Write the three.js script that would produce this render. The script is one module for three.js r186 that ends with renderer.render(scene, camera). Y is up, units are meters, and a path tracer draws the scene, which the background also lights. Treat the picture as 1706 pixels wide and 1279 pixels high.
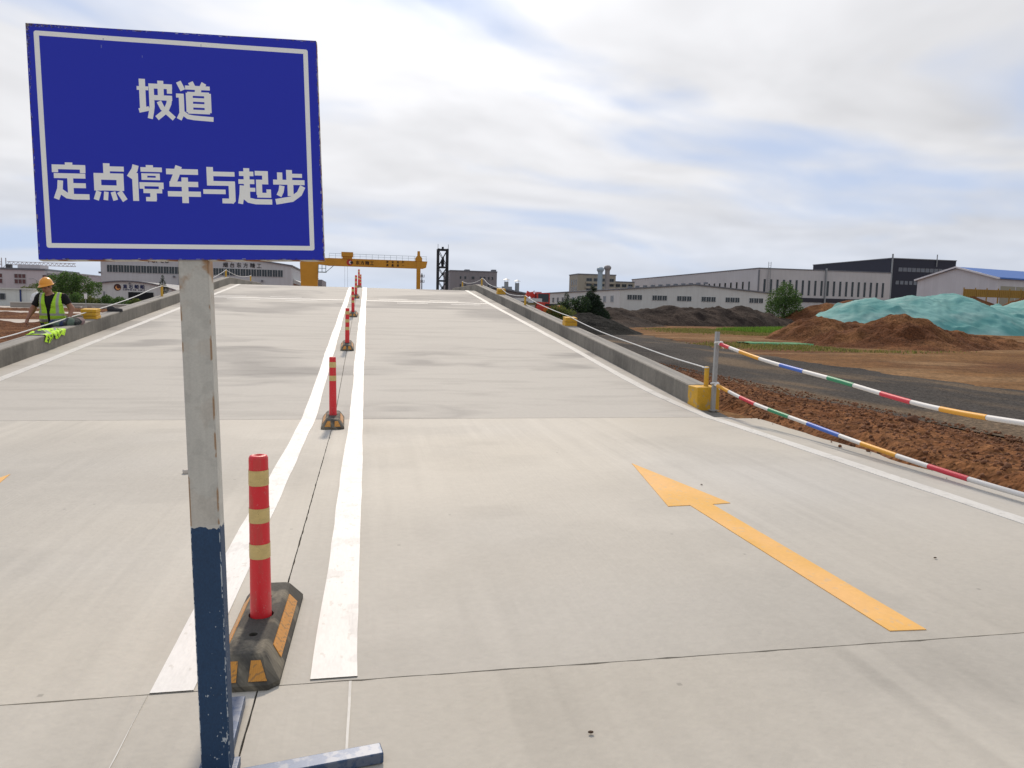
import * as THREE from 'three';
import { mergeGeometries, mergeVertices, toCreasedNormals } from 'three/addons/utils/BufferGeometryUtils.js';
import { RoundedBoxGeometry } from 'three/addons/geometries/RoundedBoxGeometry.js';
import { TextGeometry } from 'three/addons/geometries/TextGeometry.js';
import { FontLoader } from 'three/addons/loaders/FontLoader.js';
import { MarchingCubes } from 'three/addons/objects/MarchingCubes.js';
import { Brush, Evaluator, SUBTRACTION } from 'three-bvh-csg';

// ---------------------------------------------------------------- camera, sky, sun, exposure
const scene = new THREE.Scene();
const camera = new THREE.PerspectiveCamera(54.5627, 4 / 3, 0.05, 4000);
camera.position.set(0, 1.38, 0);
camera.up.set(-0.003713, 0.994372, -0.105877);
camera.lookAt(0.1911716, 1.38 - 0.103219, -0.9761144);
const renderer = new THREE.WebGLRenderer({ antialias: true });
renderer.setSize(1024, 768);
renderer.toneMapping = THREE.LinearToneMapping;
renderer.toneMappingExposure = 1.0;
renderer.shadowMap.enabled = true;

let seed = 7;
const rnd = () => { seed = (seed + 0x6d2b79f5) | 0; let t = Math.imul(seed ^ (seed >>> 15), 1 | seed); t = (t + Math.imul(t ^ (t >>> 7), 61 | t)) ^ t; return ((t ^ (t >>> 14)) >>> 0) / 4294967296; };
const rr = (a, b) => a + (b - a) * rnd();
const hash = (x, y, s) => { let h = Math.imul(x, 374761393) ^ Math.imul(y, 668265263) ^ Math.imul(s, 2147483647 - 58); h = Math.imul(h ^ (h >>> 13), 1274126177); h ^= h >>> 16; return (h >>> 0) / 4294967296; };
// value noise; px / py make it periodic (whole numbers of cells)
function vn(x, y, s = 1, px = 0, py = 0) {
  let ix = Math.floor(x), iy = Math.floor(y); const fx = x - ix, fy = y - iy, u = fx * fx * (3 - 2 * fx), v = fy * fy * (3 - 2 * fy);
  let jx = ix + 1, jy = iy + 1;
  if (px) { ix = ((ix % px) + px) % px; jx = ((jx % px) + px) % px; }
  if (py) { iy = ((iy % py) + py) % py; jy = ((jy % py) + py) % py; }
  const a = hash(ix, iy, s), b = hash(jx, iy, s), c = hash(ix, jy, s), d = hash(jx, jy, s);
  return a + (b - a) * u + (c - a) * v + (a - b - c + d) * u * v;
}
function fbm(x, y, o = 4, s = 1, px = 0, py = 0) {
  let a = 0.5, t = 0, n = 0;
  for (let i = 0; i < o; i++) { t += a * vn(x, y, s + i * 17, px, py); n += a; a *= 0.5; x *= 2; y *= 2; px *= 2; py *= 2; }
  return t / n;
}
const clamp = THREE.MathUtils.clamp, lerp = THREE.MathUtils.lerp, sstep = (a, b, x) => { const t = clamp((x - a) / (b - a), 0, 1); return t * t * (3 - 2 * t); };
const V3 = (x, y, z) => new THREE.Vector3(x, y, z);

const SUN = V3(0.035, Math.sin(0.66), -Math.cos(0.66)).normalize();
{
  const W = 2048, H = 1024, d = new Float32Array(W * H * 4);
  for (let r = 0; r < H; r++) {
    const el = ((r + 0.5) / H - 0.5) * Math.PI, y = Math.sin(el);
    for (let c = 0; c < W; c++) {
      const az = ((c + 0.5) / W - 0.5) * 2 * Math.PI, x = Math.cos(az) * Math.cos(el), z = Math.sin(az) * Math.cos(el), i = (r * W + c) * 4;
      const yy = Math.max(y, 0), cs = Math.max(0, x * SUN.x + y * SUN.y + z * SUN.z), ang = Math.acos(Math.min(1, cs));
      // clear air
      const k = Math.pow(yy, 0.5), b = [lerp(0.60, 0.36, k), lerp(0.70, 0.48, k), lerp(0.85, 0.79, k)];
      // high thin cloud sheets, seen on a plane overhead, drawn out along one wind direction
      const q = 1 / (yy + 0.13), X = x * q, Z = z * q, wa = fbm(X * 0.5 + 31, Z * 0.5 + 7, 3, 91) - 0.5, wb = fbm(X * 0.5 + 3, Z * 0.5 + 47, 3, 191) - 0.5;
      const u = (X * 0.94 - Z * 0.34) + wa * 1.5, v = (X * 0.34 + Z * 0.94) + wb * 1.5;
      let cl = fbm(u * 0.42 + 11.3, v * 0.8 + 5.2, 5, 401) * 0.56 + fbm(u * 1.7 + 2, v * 2.7 + 9, 6, 733) * 0.44;
      let den = sstep(0.30, 0.56, cl) * lerp(0.52, 0.95, sstep(0.03, 0.22, yy)) ;
      den = clamp(den + 0.12 * sstep(0.02, 0.12, yy), 0, 0.97) * sstep(-0.01, 0.05, yy);
      const tex = fbm(u * 1.3 + 40, v * 2.2 + 3, 6, 977), glow = Math.exp(-ang * ang * 3.2), glow2 = Math.exp(-ang * ang * 18);
      const mot = fbm(u * 4.6 + 8, v * 6.2 + 1, 4, 1277) - 0.5, L = (0.685 + (tex - 0.5) * 0.24 + mot * 0.15) * lerp(0.84, 1.10, 0.5 + 0.5 * (x * SUN.x + y * SUN.y + z * SUN.z)) + glow * 0.30 + glow2 * 1.2;
      const cw = [L * 0.995, L * 0.993, L * 1.015];
      for (let j = 0; j < 3; j++) d[i + j] = lerp(b[j] * (1 + glow * 0.12), cw[j], den);
      d[i + 3] = 1;
    }
  }
  const t = new THREE.DataTexture(d, W, H, THREE.RGBAFormat, THREE.FloatType);
  t.mapping = THREE.EquirectangularReflectionMapping; t.magFilter = t.minFilter = THREE.LinearFilter; t.needsUpdate = true;
  scene.background = t; scene.environment = t;
}
const sun = new THREE.DirectionalLight(0xffefda, 2.7);
sun.name = 'sun'; sun.position.copy(SUN).multiplyScalar(120); sun.castShadow = true; sun.shadow.radius = 6.5; sun.shadow.mapSize.set(2048, 2048);
Object.assign(sun.shadow.camera, { left: -60, right: 60, top: 60, bottom: -60, near: 1, far: 400 });
scene.add(sun, sun.target);

// ---------------------------------------------------------------- helpers
const lin = (r, g, b) => new THREE.Color().setRGB(r, g, b);
const mat = (r, g, b, rough = 0.85, o = {}) => new THREE.MeshStandardMaterial({ color: lin(r, g, b), roughness: rough, ...o });
const used = {};
const numbered = (n) => { const k = used[n] = (used[n] ?? -1) + 1; return k ? n + '_' + String(k).padStart(3, '0') : n; };
function shade(o) { o.traverse((m) => { if (m.isMesh) { m.castShadow = true; m.receiveShadow = true; } }); return o; }
function tag(o, label, category, group, kind) { o.userData.label = label; if (category) o.userData.category = category; if (group) o.userData.group = group; if (kind) o.userData.kind = kind; return o; }
function obj(name, geos, m, parent) {
  const g = Array.isArray(geos) ? (geos.length > 1 ? mergeGeometries(geos.map(clean)) : geos[0]) : geos;
  const o = new THREE.Mesh(g, m); o.castShadow = o.receiveShadow = true;
  o.name = parent ? name : numbered(name); (parent ?? scene).add(o); return o;
}
const clean = (g) => { g = g.index ? g.toNonIndexed() : g; for (const k of Object.keys(g.attributes)) if (!['position', 'normal', 'uv'].includes(k)) g.deleteAttribute(k); if (!g.attributes.uv) g.setAttribute('uv', new THREE.BufferAttribute(new Float32Array(g.attributes.position.count * 2), 2)); return g; };
function thing(name, label, category, p = [0, 0, 0], turn = 0, group, kind) {
  const o = new THREE.Group(); o.name = numbered(name); o.position.set(...p); o.rotation.y = turn; scene.add(o); return tag(o, label, category, group, kind);
}
const box = (w, h, d, x = 0, y = 0, z = 0) => new THREE.BoxGeometry(w, h, d).translate(x, y, z);
const rbox = (w, h, d, r, x = 0, y = 0, z = 0) => new RoundedBoxGeometry(w, h, d, 2, r).translate(x, y, z);
const cyl = (r0, r1, h, n, x = 0, y = 0, z = 0) => new THREE.CylinderGeometry(r1, r0, h, n).translate(x, y + h / 2, z);   // base at y
function bar(a, b, w, d = w) { const A = V3(...a), B = V3(...b), l = A.distanceTo(B), g = new THREE.BoxGeometry(w, l, d); g.applyQuaternion(new THREE.Quaternion().setFromUnitVectors(V3(0, 1, 0), B.clone().sub(A).normalize())); const c = A.add(B).multiplyScalar(0.5); return g.translate(c.x, c.y, c.z); }
function rod(a, b, r, n = 8, r2 = r) { const A = V3(...a), B = V3(...b), l = A.distanceTo(B), g = new THREE.CylinderGeometry(r2, r, l, n); g.applyQuaternion(new THREE.Quaternion().setFromUnitVectors(V3(0, 1, 0), B.clone().sub(A).normalize())); const c = A.add(B).multiplyScalar(0.5); return g.translate(c.x, c.y, c.z); }
const tube = (pts, r, seg = 40, n = 8) => new THREE.TubeGeometry(new THREE.CatmullRomCurve3(pts.map((p) => V3(...p))), seg, r, n);
function tex(w, h, fn, { srgb = true, repeat } = {}) {
  const d = new Uint8Array(w * h * 4), enc = (x) => { x = clamp(x, 0, 1); return 255 * (srgb ? (x <= 0.0031308 ? 12.92 * x : 1.055 * Math.pow(x, 1 / 2.4) - 0.055) : x); };
  for (let y = 0, i = 0; y < h; y++) for (let x = 0; x < w; x++, i += 4) { const c = fn((x + 0.5) / w, (y + 0.5) / h); d[i] = enc(c[0]) + 0.5; d[i + 1] = enc(c[1]) + 0.5; d[i + 2] = enc(c[2]) + 0.5; d[i + 3] = 255; }
  const t = new THREE.DataTexture(d, w, h); t.wrapS = t.wrapT = THREE.RepeatWrapping; t.magFilter = THREE.LinearFilter; t.minFilter = THREE.LinearMipmapLinearFilter; t.generateMipmaps = true;
  if (srgb) t.colorSpace = THREE.SRGBColorSpace; if (repeat) t.repeat.set(1 / repeat[0], 1 / repeat[1]); t.needsUpdate = true; return t;
}
const grey = (w, h, fn, o = {}) => tex(w, h, (u, v) => { const k = fn(u, v); return [k, k, k]; }, { srgb: false, ...o });
// heightfield sheet on a grid of xs by zs, y = f(x, z), uv in metres, optional vertex colours
function field(xs, zs, f, colour) {
  const nx = xs.length, nz = zs.length, p = new Float32Array(nx * nz * 3), uv = new Float32Array(nx * nz * 2), col = colour && new Float32Array(nx * nz * 3), idx = [];
  for (let j = 0; j < nz; j++) for (let i = 0; i < nx; i++) {
    const k = j * nx + i, x = xs[i], z = zs[j], y = f(x, z); p.set([x, y, z], k * 3); uv.set([x, -z], k * 2); if (col) col.set(colour(x, z, y), k * 3);
    if (i < nx - 1 && j < nz - 1) idx.push(k, k + nx, k + 1, k + 1, k + nx, k + nx + 1);
  }
  const g = new THREE.BufferGeometry(); g.setAttribute('position', new THREE.BufferAttribute(p, 3)); g.setAttribute('uv', new THREE.BufferAttribute(uv, 2)); if (col) g.setAttribute('color', new THREE.BufferAttribute(col, 3));
  g.setIndex(idx); g.computeVertexNormals(); return g;
}
const range = (a, b, n) => Array.from({ length: n + 1 }, (_, i) => lerp(a, b, i / n));
const mix3 = (a, b, t) => [lerp(a[0], b[0], t), lerp(a[1], b[1], t), lerp(a[2], b[2], t)];

// ---------------------------------------------------------------- layout of the ramp (metres; the lane runs along -z)
const Z0 = -9.0, Z1 = -31.35, SLOPE = 0.09, TOP = (Z0 - Z1) * SLOPE, Z2 = -40, Z3 = -58;
const gh = (z) => z > Z0 ? 0 : z > Z1 ? (Z0 - z) * SLOPE : z > Z2 ? TOP : Math.max(0, TOP * (1 - (Z2 - z) / (Z2 - Z3)));
const XC = -0.378, XL = -5.34, XR = 4.47, CW = 0.3, CH = 0.27;

// ---------------------------------------------------------------- ground
const SOIL = [0.15, 0.066, 0.026], ORANGE = [0.235, 0.12, 0.046], GREENISH = [0.135, 0.112, 0.034];
const dirtMap = tex(1024, 1024, (u, v) => {
  const a = fbm(u * 8, v * 8, 5, 11, 8, 8), b = fbm(u * 60, v * 60, 3, 31, 60, 60), k = 0.62 + 0.42 * (a - 0.5) + 0.75 * (b - 0.5) + (hash(Math.floor(u * 1024), Math.floor(v * 1024), 5) - 0.5) * 0.22;
  return [k, k * 0.985, k * 0.96];
}, { repeat: [3.7, 3.7] });
const dirtBump = grey(1024, 1024, (u, v) => 0.6 * fbm(u * 24, v * 24, 4, 12, 24, 24) + 0.4 * fbm(u * 120, v * 120, 2, 32, 120, 120), { repeat: [3.7, 3.7] });
const groundMat = new THREE.MeshPhysicalMaterial({ specularIntensity: 0.25, map: dirtMap, bumpMap: dirtBump, bumpScale: 0.05, vertexColors: true, roughness: 1 });
const weedZone = (x, z) => clamp(0.9 * Math.exp(-(((x - 26.5) / 5.5) ** 2) - (((z + 47) / 7) ** 2)) + 0.7 * Math.exp(-(((x - 19) / 5) ** 2) - (((z + 28.5) / 3) ** 2)), 0, 1);
function groundColour(x, z) {
  if (x < 0) { const k = fbm(x * 0.16, z * 0.16, 4, 61); return mix3([0.20, 0.075, 0.046], [0.32, 0.17, 0.11], sstep(0.45, 0.75, k)).map((c) => c * 1.5); }
  const a = fbm(x * 0.10 + 3, z * 0.22, 4, 71), b = fbm(x * 0.3, z * 0.75 + 9, 4, 81), g = fbm(x * 0.09 + 50, z * 0.2 + 20, 4, 95);
  let c = mix3(ORANGE, SOIL, sstep(0.46, 0.66, a)); c = mix3(c, [0.33, 0.20, 0.098], sstep(0.52, 0.72, b) * 0.8);
  const green = sstep(0.36, 0.6, g) * weedZone(x, z);
  return mix3(c, GREENISH, green * 0.85).map((q) => q * 1.22);
}
{
  const xs = [...range(-2600, -75, 6), ...range(-70, -8, 62), ...range(-6, 4, 4), ...range(5, 90, 170), ...range(100, 2600, 6)], zs = [...range(40, 6, 4), ...range(5, -110, 190), ...range(-125, -2600, 8)];
  const h = (x, z) => (x > 4.9 && x < 90 && z > -110 && z < 3) || (x < -8 && x > -70 && z < -4 && z > -110) ? -0.03 + (fbm(x * 0.5, z * 0.5, 4, 21) - 0.5) * 0.1 * sstep(0, 6, Math.min(Math.abs(x - 4.8), 40)) * sstep(2, 5, x - 13.5 > 0 ? x - 13.5 : x < -8 ? 9 : 0) : -0.03;
  tag(obj('ground', field(xs, zs, h, groundColour), groundMat), 'bare orange brown earth with muddy and grassy patches', 'ground', null, 'structure');
}
// gravel road beside the ramp
{
  const edge = [[4.77, -45], [14.6, -45], [15.1, -38], [13.3, -27], [12.7, -20], [12.4, -14], [12.5, 4], [8.3, 4], [7.7, -6], [7.3, -8.4], [6.95, -10.5], [6.7, -13.2], [7.3, -17], [7.2, -19.5], [6.3, -23], [4.77, -26]];
  const pts = [];
  edge.forEach((p, i) => { const q = edge[(i + 1) % edge.length], n = Math.max(1, Math.round(Math.hypot(q[0] - p[0], q[1] - p[1]) / 0.35)); for (let k = 0; k < n; k++) { const x = lerp(p[0], q[0], k / n), z = lerp(p[1], q[1], k / n); const w = x > 5 ? 0.55 : 0; pts.push(new THREE.Vector2(x + (fbm(x * 0.8 + z * 0.7, z * 0.9, 4, 301) - 0.5) * 2 * w, -(z + (fbm(z * 0.8 + 40, x, 4, 311) - 0.5) * 2 * w))); } });
  const g = new THREE.ShapeGeometry(new THREE.Shape(pts)).rotateX(-Math.PI / 2).translate(0, -0.012, 0);
  const m = tex(1024, 2048, (u, v) => {   // 17 m by 52 m: dark stone chips, worn brown wheel tracks, damp dark patches
    const x = u * 17, y = v * 52, w = fbm(x * 0.25, y * 0.12, 3, 44) - 0.5, st = fbm(x * 1.3 + w * 3, y * 0.16, 5, 45), a = fbm(x * 0.5, y * 0.3, 4, 41), b = hash(Math.floor(u * 1024), Math.floor(v * 2048), 9), c = fbm(x * 26, y * 20, 2, 43);
    const k = 0.056 + 0.035 * (b - 0.5) + 0.05 * (c - 0.5) + 0.035 * (a - 0.5), br = sstep(0.46, 0.66, st * 0.65 + a * 0.35), dp = sstep(0.55, 0.7, fbm(x * 0.7 + 5, y * 0.4 + 2, 4, 46));
    return mix3(mix3([k * 1.05, k * 0.93, k * 0.82], [k * 0.62, k * 0.56, k * 0.52], dp * 0.8), [k * 2.6, k * 1.85, k * 1.15], br * 0.85);
  }, { repeat: [17, 52] });
  const bm = grey(1024, 1024, (u, v) => 0.7 * fbm(u * 110, v * 110, 2, 47, 110, 110) + 0.3 * fbm(u * 10, v * 10, 3, 49, 10, 10), { repeat: [4.3, 4.3] });
  const t = [m, bm];
  tag(obj('gravel_road', g, new THREE.MeshPhysicalMaterial({ specularIntensity: 0.3, map: t[0], bumpMap: t[1], bumpScale: 0.06, roughness: 1 })), 'dark grey gravel road running beside the ramp', 'road', null, 'structure');
}
// turned red soil along the edge of the paving
const soilHeight = (x, z) => { const e = sstep(4.98, 5.28, x + (fbm(z * 1.3, 3, 3, 505) - 0.5) * 0.22 - sstep(-7, -4, z) * 0.1), o = 1 - sstep(6.2, 7.5 + (fbm(z * 0.6, 8, 3, 507) - 0.5) * 1.2 + sstep(-8, -3, z) * 0.7, x), far = sstep(-25.5, -21, z);
  return -0.05 + e * o * far * (0.08 + 0.12 * fbm(x * 1.3, z * 1.3, 3, 511) + 0.085 * (fbm(x * 4.5, z * 4.5, 4, 521) - 0.5) + 0.06 * (fbm(x * 15, z * 15, 3, 531) - 0.5)) ; };
{
  const nx = 130, nz = 900;
  const c = (x, z, y) => { const a = fbm(x * 0.9, z * 0.9, 3, 541), b = fbm(x * 7, z * 7, 3, 551); return mix3([0.13, 0.052, 0.021], [0.275, 0.128, 0.054], clamp((a - 0.3) * 0.9 + (b - 0.45) * 1.2, 0, 1)).map((q) => q * 1.5); };
  const s = tag(obj('soil_bank', field(range(4.78, 8.6, nx), range(2, -27, nz), soilHeight, c), new THREE.MeshPhysicalMaterial({ specularIntensity: 0.25, map: dirtMap, bumpMap: dirtBump, bumpScale: 0.05, vertexColors: true, roughness: 1 })), 'turned reddish brown soil along the edge of the paving', 'soil', null, 'structure');
  const base = new THREE.IcosahedronGeometry(1, 1), vs = [0, 1, 2].map((v) => { const g = mergeVertices(base.clone().deleteAttribute('normal').deleteAttribute('uv')), p = g.attributes.position; for (let i = 0; i < p.count; i++) { const k = 0.7 + 0.6 * hash(i, v, 77); p.setXYZ(i, p.getX(i) * k, p.getY(i) * k * 0.75, p.getZ(i) * k); } g.computeVertexNormals(); return g; });
  const cm = [mat(0.165, 0.075, 0.036, 1), mat(0.22, 0.10, 0.048, 1), mat(0.125, 0.056, 0.028, 1)];
  for (let i = 0; i < 46; i++) { const z = rr(-8.5, -4.5), x = rr(5.15, 6.9), r = rr(0.016, 0.04) * (rnd() < 0.1 ? 1.6 : 1), m = obj('clod', vs[i % 3], cm[(i * 7) % 3], s); m.position.set(x, soilHeight(x, z) + r * 0.35, z); m.rotation.set(rr(0, 6), rr(0, 6), rr(0, 6)); m.scale.setScalar(r); }
  const n = 16000, im = new THREE.InstancedMesh(vs[1], mat(1, 1, 1, 1), n), M = new THREE.Matrix4(), Q = new THREE.Quaternion(), C = new THREE.Color();
  for (let i = 0; i < n; i++) { const z = rr(-21, -2.5), x = rr(5.02 + (rnd() < 0.94 ? 0.08 : -0.1), 7.6), r = 0.004 + 0.02 * Math.pow(rnd(), 3.5); Q.setFromEuler(new THREE.Euler(rr(0, 6), rr(0, 6), rr(0, 6))); M.compose(V3(x, Math.max(-0.012, soilHeight(x, z)) + r * 0.3, z), Q, V3(r, r, r)); im.setMatrixAt(i, M); const k = rr(0.65, 1.25); C.setRGB(0.195 * k, 0.088 * k, 0.042 * k); im.setColorAt(i, C); }
  im.name = 'soil_crumbs'; im.castShadow = im.receiveShadow = true; tag(im, 'small crumbs of red soil scattered over the bank', 'soil', null, 'stuff'); scene.add(im);
  // dry twigs and pale stone chips lying on the soil
}
// ---------------------------------------------------------------- concrete paving and ramp
const conc = (u, v, P) => 0.5 * fbm(u * 3 * P, v * 3 * P, 5, 601, 3 * P, 3 * P) + 0.3 * fbm(u * 30 * P, v * 4 * P, 3, 611, 30 * P, 4 * P) + 0.2 * fbm(u * 90, v * 90, 2, 621, 90, 90);
const flatMap = tex(2048, 2048, (u, v) => {
  const a = fbm(u * 4, v * 4, 5, 601, 4, 4), st = fbm(u * 90, v * 3, 3, 611, 90, 3), f = fbm(u * 260, v * 260, 2, 621, 260, 260), m = sstep(0.4, 0.7, fbm(u * 5 + 2, v * 3, 3, 631, 5, 3));
  let k = 0.425 + 0.15 * (a - 0.5) + 0.10 * (st - 0.5) * m - 0.035 * sstep(0.52, 0.7, fbm(u * 6 + 3, v * 9 + 5, 5, 645, 6, 9)) + 0.035 * (f - 0.5); const dk = hash(Math.floor(u * 420), Math.floor(v * 420), 15); if (dk > 0.99985) k *= 0.7;
  const w = fbm(u * 3 + 7, v * 3 + 1, 3, 641, 3, 3) - 0.5; return [k * (1.04 + w * 0.06), k * 0.982, k * (0.86 - w * 0.10)];
}, { repeat: [7.5, 7.5] });
const flatBump = grey(1024, 1024, (u, v) => 0.5 * fbm(u * 200, v * 6, 2, 651, 200, 6) + 0.5 * fbm(u * 180, v * 180, 2, 661, 180, 180), { repeat: [3, 3] });
const flatMat = new THREE.MeshStandardMaterial({ map: flatMap, bumpMap: flatBump, bumpScale: 0.0018, roughness: 0.72 });
const rampMap = tex(1024, 2048, (u, v) => {   // 11 m by 24 m, not repeated: float marks and grey stains drawn out across the slope
  const x = u * 11, y = v * 27, w = fbm(x * 0.35, y * 0.6, 4, 701) - 0.5, a = fbm(x * 0.30 + 5, y * 0.72 + w * 3.2, 5, 711), b = fbm(x * 0.9 + w * 2, y * 5.5, 4, 721), f = fbm(x * 30, y * 30, 2, 731), big = fbm(x * 0.2 + 9, y * 0.16, 3, 741);
  const stain = sstep(0.42, 0.66, a * 0.8 + (big - 0.5) * 0.7 + 0.07), fine = sstep(0.48, 0.78, b);
  let k = 0.462 + 0.07 * (big - 0.5) + 0.03 * (f - 0.5); k *= 1.02 - 0.36 * stain - 0.11 * fine; 
  return [k * 1.04, k * 0.982, k * (0.87 + stain * 0.02)];
}, { repeat: [11, 27] });
const rampMat = new THREE.MeshStandardMaterial({ map: rampMap, bumpMap: flatBump, bumpScale: 0.002, roughness: 0.85 });
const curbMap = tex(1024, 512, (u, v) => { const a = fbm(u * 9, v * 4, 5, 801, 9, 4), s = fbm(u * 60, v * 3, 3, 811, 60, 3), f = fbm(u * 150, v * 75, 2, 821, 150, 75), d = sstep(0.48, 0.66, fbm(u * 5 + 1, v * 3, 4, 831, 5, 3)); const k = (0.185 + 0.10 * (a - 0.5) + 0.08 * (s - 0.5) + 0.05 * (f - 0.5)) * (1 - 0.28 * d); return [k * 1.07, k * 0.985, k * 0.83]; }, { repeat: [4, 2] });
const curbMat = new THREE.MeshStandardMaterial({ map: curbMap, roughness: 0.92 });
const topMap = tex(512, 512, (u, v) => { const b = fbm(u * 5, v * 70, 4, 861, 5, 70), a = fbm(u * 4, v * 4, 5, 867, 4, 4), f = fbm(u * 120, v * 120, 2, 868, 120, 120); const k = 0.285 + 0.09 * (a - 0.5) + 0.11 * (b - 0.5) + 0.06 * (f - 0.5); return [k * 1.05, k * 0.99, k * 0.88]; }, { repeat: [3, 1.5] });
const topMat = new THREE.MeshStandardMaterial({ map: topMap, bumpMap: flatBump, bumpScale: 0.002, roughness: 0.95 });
const fillMat = mat(0.13, 0.11, 0.085, 1);
// slab with slightly ragged edges; x0..x1 by s0..s1 (s = distance along -z), top at y = 0
function slab(x0, x1, s0, s1, rag, sd, uvo) {
  const p = [], e = (ax, ay, bx, by, nx, ny) => { const n = Math.ceil(Math.hypot(bx - ax, by - ay) / 0.06); for (let k = 0; k < n; k++) { const t = k / n, x = lerp(ax, bx, t), y = lerp(ay, by, t), q = k ? Math.pow(vn((x * 1.01 + y * 0.97) * 14, sd, 901), 5) * rag + vn((x + y) * 40, sd, 905) * rag * 0.3 : 0; p.push(new THREE.Vector2(x + nx * q, y + ny * q)); } };
  e(x0, s0, x1, s0, 0, 1); e(x1, s0, x1, s1, -1, 0); e(x1, s1, x0, s1, 0, -1); e(x0, s1, x0, s0, 1, 0);
  const g = new THREE.ExtrudeGeometry(new THREE.Shape(p), { depth: 0.12, bevelEnabled: false, curveSegments: 1 }), uv = g.attributes.uv, q = g.attributes.position;
  for (let i = 0; i < uv.count; i++) uv.setXY(i, q.getX(i) + uvo[0], q.getY(i) + uvo[1]);
  return g.translate(0, 0, -0.12).rotateX(-Math.PI / 2);
}
{
  const pave = new THREE.Group(); pave.name = 'pavement'; scene.add(pave); tag(pave, 'smooth pale grey concrete paving in front of the ramp', 'pavement', null, 'structure');
  obj('joint_filler', box(10.5, 0.05, 17, -0.43, -0.05, -0.6), fillMat, pave);
  const xs = [[XL - CW, XC - 0.0016], [XC + 0.0016, 4.72]], ss = [[-7.5, 2.6665], [2.67, 8.998]];
  let n = 0; for (const [a, b] of xs) for (const [c, d] of ss) obj('slab', slab(a, b, c, d, 0.008, ++n * 3.7, [n * 2.3, n * 1.7]), flatMat, pave);
  obj('edge_strip', (() => { const p = []; for (let z = 7; z >= -9.0; z -= 0.1) p.push(new THREE.Vector2(4.735 + (z > -6 ? 0.02 : 0), -z)); for (let z = -9.0; z <= 7; z += 0.1) p.push(new THREE.Vector2(5.08 + (fbm(z * 2, 4, 3, 931) - 0.5) * 0.12 + sstep(-7, -4, z) * 0.1, -z)); return new THREE.ExtrudeGeometry(new THREE.Shape(p), { depth: 0.1, bevelEnabled: false }).rotateX(-Math.PI / 2).translate(0, -0.118, 0); })(), flatMat, pave);

  const ramp = new THREE.Group(); ramp.name = 'ramp'; scene.add(ramp); tag(ramp, 'concrete hill start ramp rising to a level crest', 'ramp', null, 'structure');
  const sh = new THREE.Shape([[-Z0, -0.1], [-Z3, -0.1], [-Z2, TOP - 0.02], [-Z1, TOP - 0.02], [-Z0, -0.03]].map((p) => new THREE.Vector2(...p)));
  obj('ramp_body', new THREE.ExtrudeGeometry(sh, { depth: XR - XL + 2 * CW - 0.04, bevelEnabled: false }).rotateY(Math.PI / 2).translate(XL - CW + 0.02, 0, 0), curbMat, ramp);
  const th = Math.atan(SLOPE), len = Math.hypot(Z0 - Z1, TOP), deck = (o, a, b, k) => { for (const [x0, x1] of [[XL, XC - 0.003], [XC + 0.003, XR]]) { const m = obj('slab', slab(x0, x1, a, b, 0.004, ++n * 2.9, [5.5, a > 22.4 ? -20 : k]), rampMat, ramp); m.position.set(...o[0]); m.rotation.x = o[1]; } };
  const cuts = [0.003, 5.75, 11.6, 17.4, len]; for (let i = 0; i < 4; i++) deck([[0, 0, Z0], th], cuts[i] + 0.003, cuts[i + 1] - (i < 3 ? 0.002 : 0), 3.6);
  deck([[0, TOP, Z1], 0], 0.002, -(Z2 - Z1), -18);
  deck([[0, TOP, Z2], -Math.atan(TOP / (Z2 - Z3))], 0.002, Math.hypot(TOP, Z2 - Z3), -4);
}
// ---------------------------------------------------------------- kerbs of the ramp
function kerbPiece(x0, x1, za, zb, h0, h1) {   // follows the ramp between za and zb
  const bv = 0.014, prof = [[x0, 0], [x0, 1], [x1, 1], [x1, 0]], p = [];
  const ring = (z, h) => { const y = gh(z); return [[x0, y - 0.1], [x0, y + h - bv], [x0 + bv, y + h], [x1 - bv, y + h], [x1, y + h - bv], [x1, y - 0.1 - (z < Z0 ? y : 0)]].map((q) => [q[0], q[1], z]); };
  const zs = [za, ...[Z0, Z1, Z2].filter((q) => q < za - 0.01 && q > zb + 0.01), zb], rings = zs.map((z) => ring(z, h0)), uv = [];
  const quad = (a, b, c, d, f) => { for (const q of [a, b, c, a, c, d]) { p.push(...q); uv.push(...f(q)); } };
  for (let i = 0; i < rings.length - 1; i++) for (let k = 0; k < 5; k++) quad(rings[i][k], rings[i][k + 1], rings[i + 1][k + 1], rings[i + 1][k], k === 2 ? (q) => [-q[2], q[0] * 0.6] : (q) => [-q[2] + 1.7, q[1] - gh(q[2])]);
  for (const r of [rings[0], rings[rings.length - 1]]) for (let k = 1; k < 5; k++) { for (const q of [r[0], r[k], r[k + 1 > 5 ? 5 : k + 1]]) { p.push(...q); uv.push(q[0], q[1]); } }
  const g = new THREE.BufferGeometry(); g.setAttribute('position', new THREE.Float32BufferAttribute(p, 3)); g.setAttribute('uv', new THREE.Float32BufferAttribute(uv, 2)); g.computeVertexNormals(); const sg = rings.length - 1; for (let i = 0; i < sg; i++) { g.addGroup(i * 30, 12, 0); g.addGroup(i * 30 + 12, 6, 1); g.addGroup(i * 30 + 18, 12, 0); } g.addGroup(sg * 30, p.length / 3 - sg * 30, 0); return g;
}
const yellowMap = tex(512, 512, (u, v) => { const a = fbm(u * 6, v * 6, 5, 841, 6, 6), f = fbm(u * 70, v * 70, 2, 845, 70, 70), k = 0.86 + 0.35 * (a - 0.5) + 0.2 * (f - 0.5), w = sstep(0.64, 0.74, fbm(u * 14, v * 14, 4, 849, 14, 14)); return mix3([0.72 * k, 0.40 * k, 0.025 * k], [0.36, 0.3, 0.2], w * 0.7); }, { repeat: [1, 1] });
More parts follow.
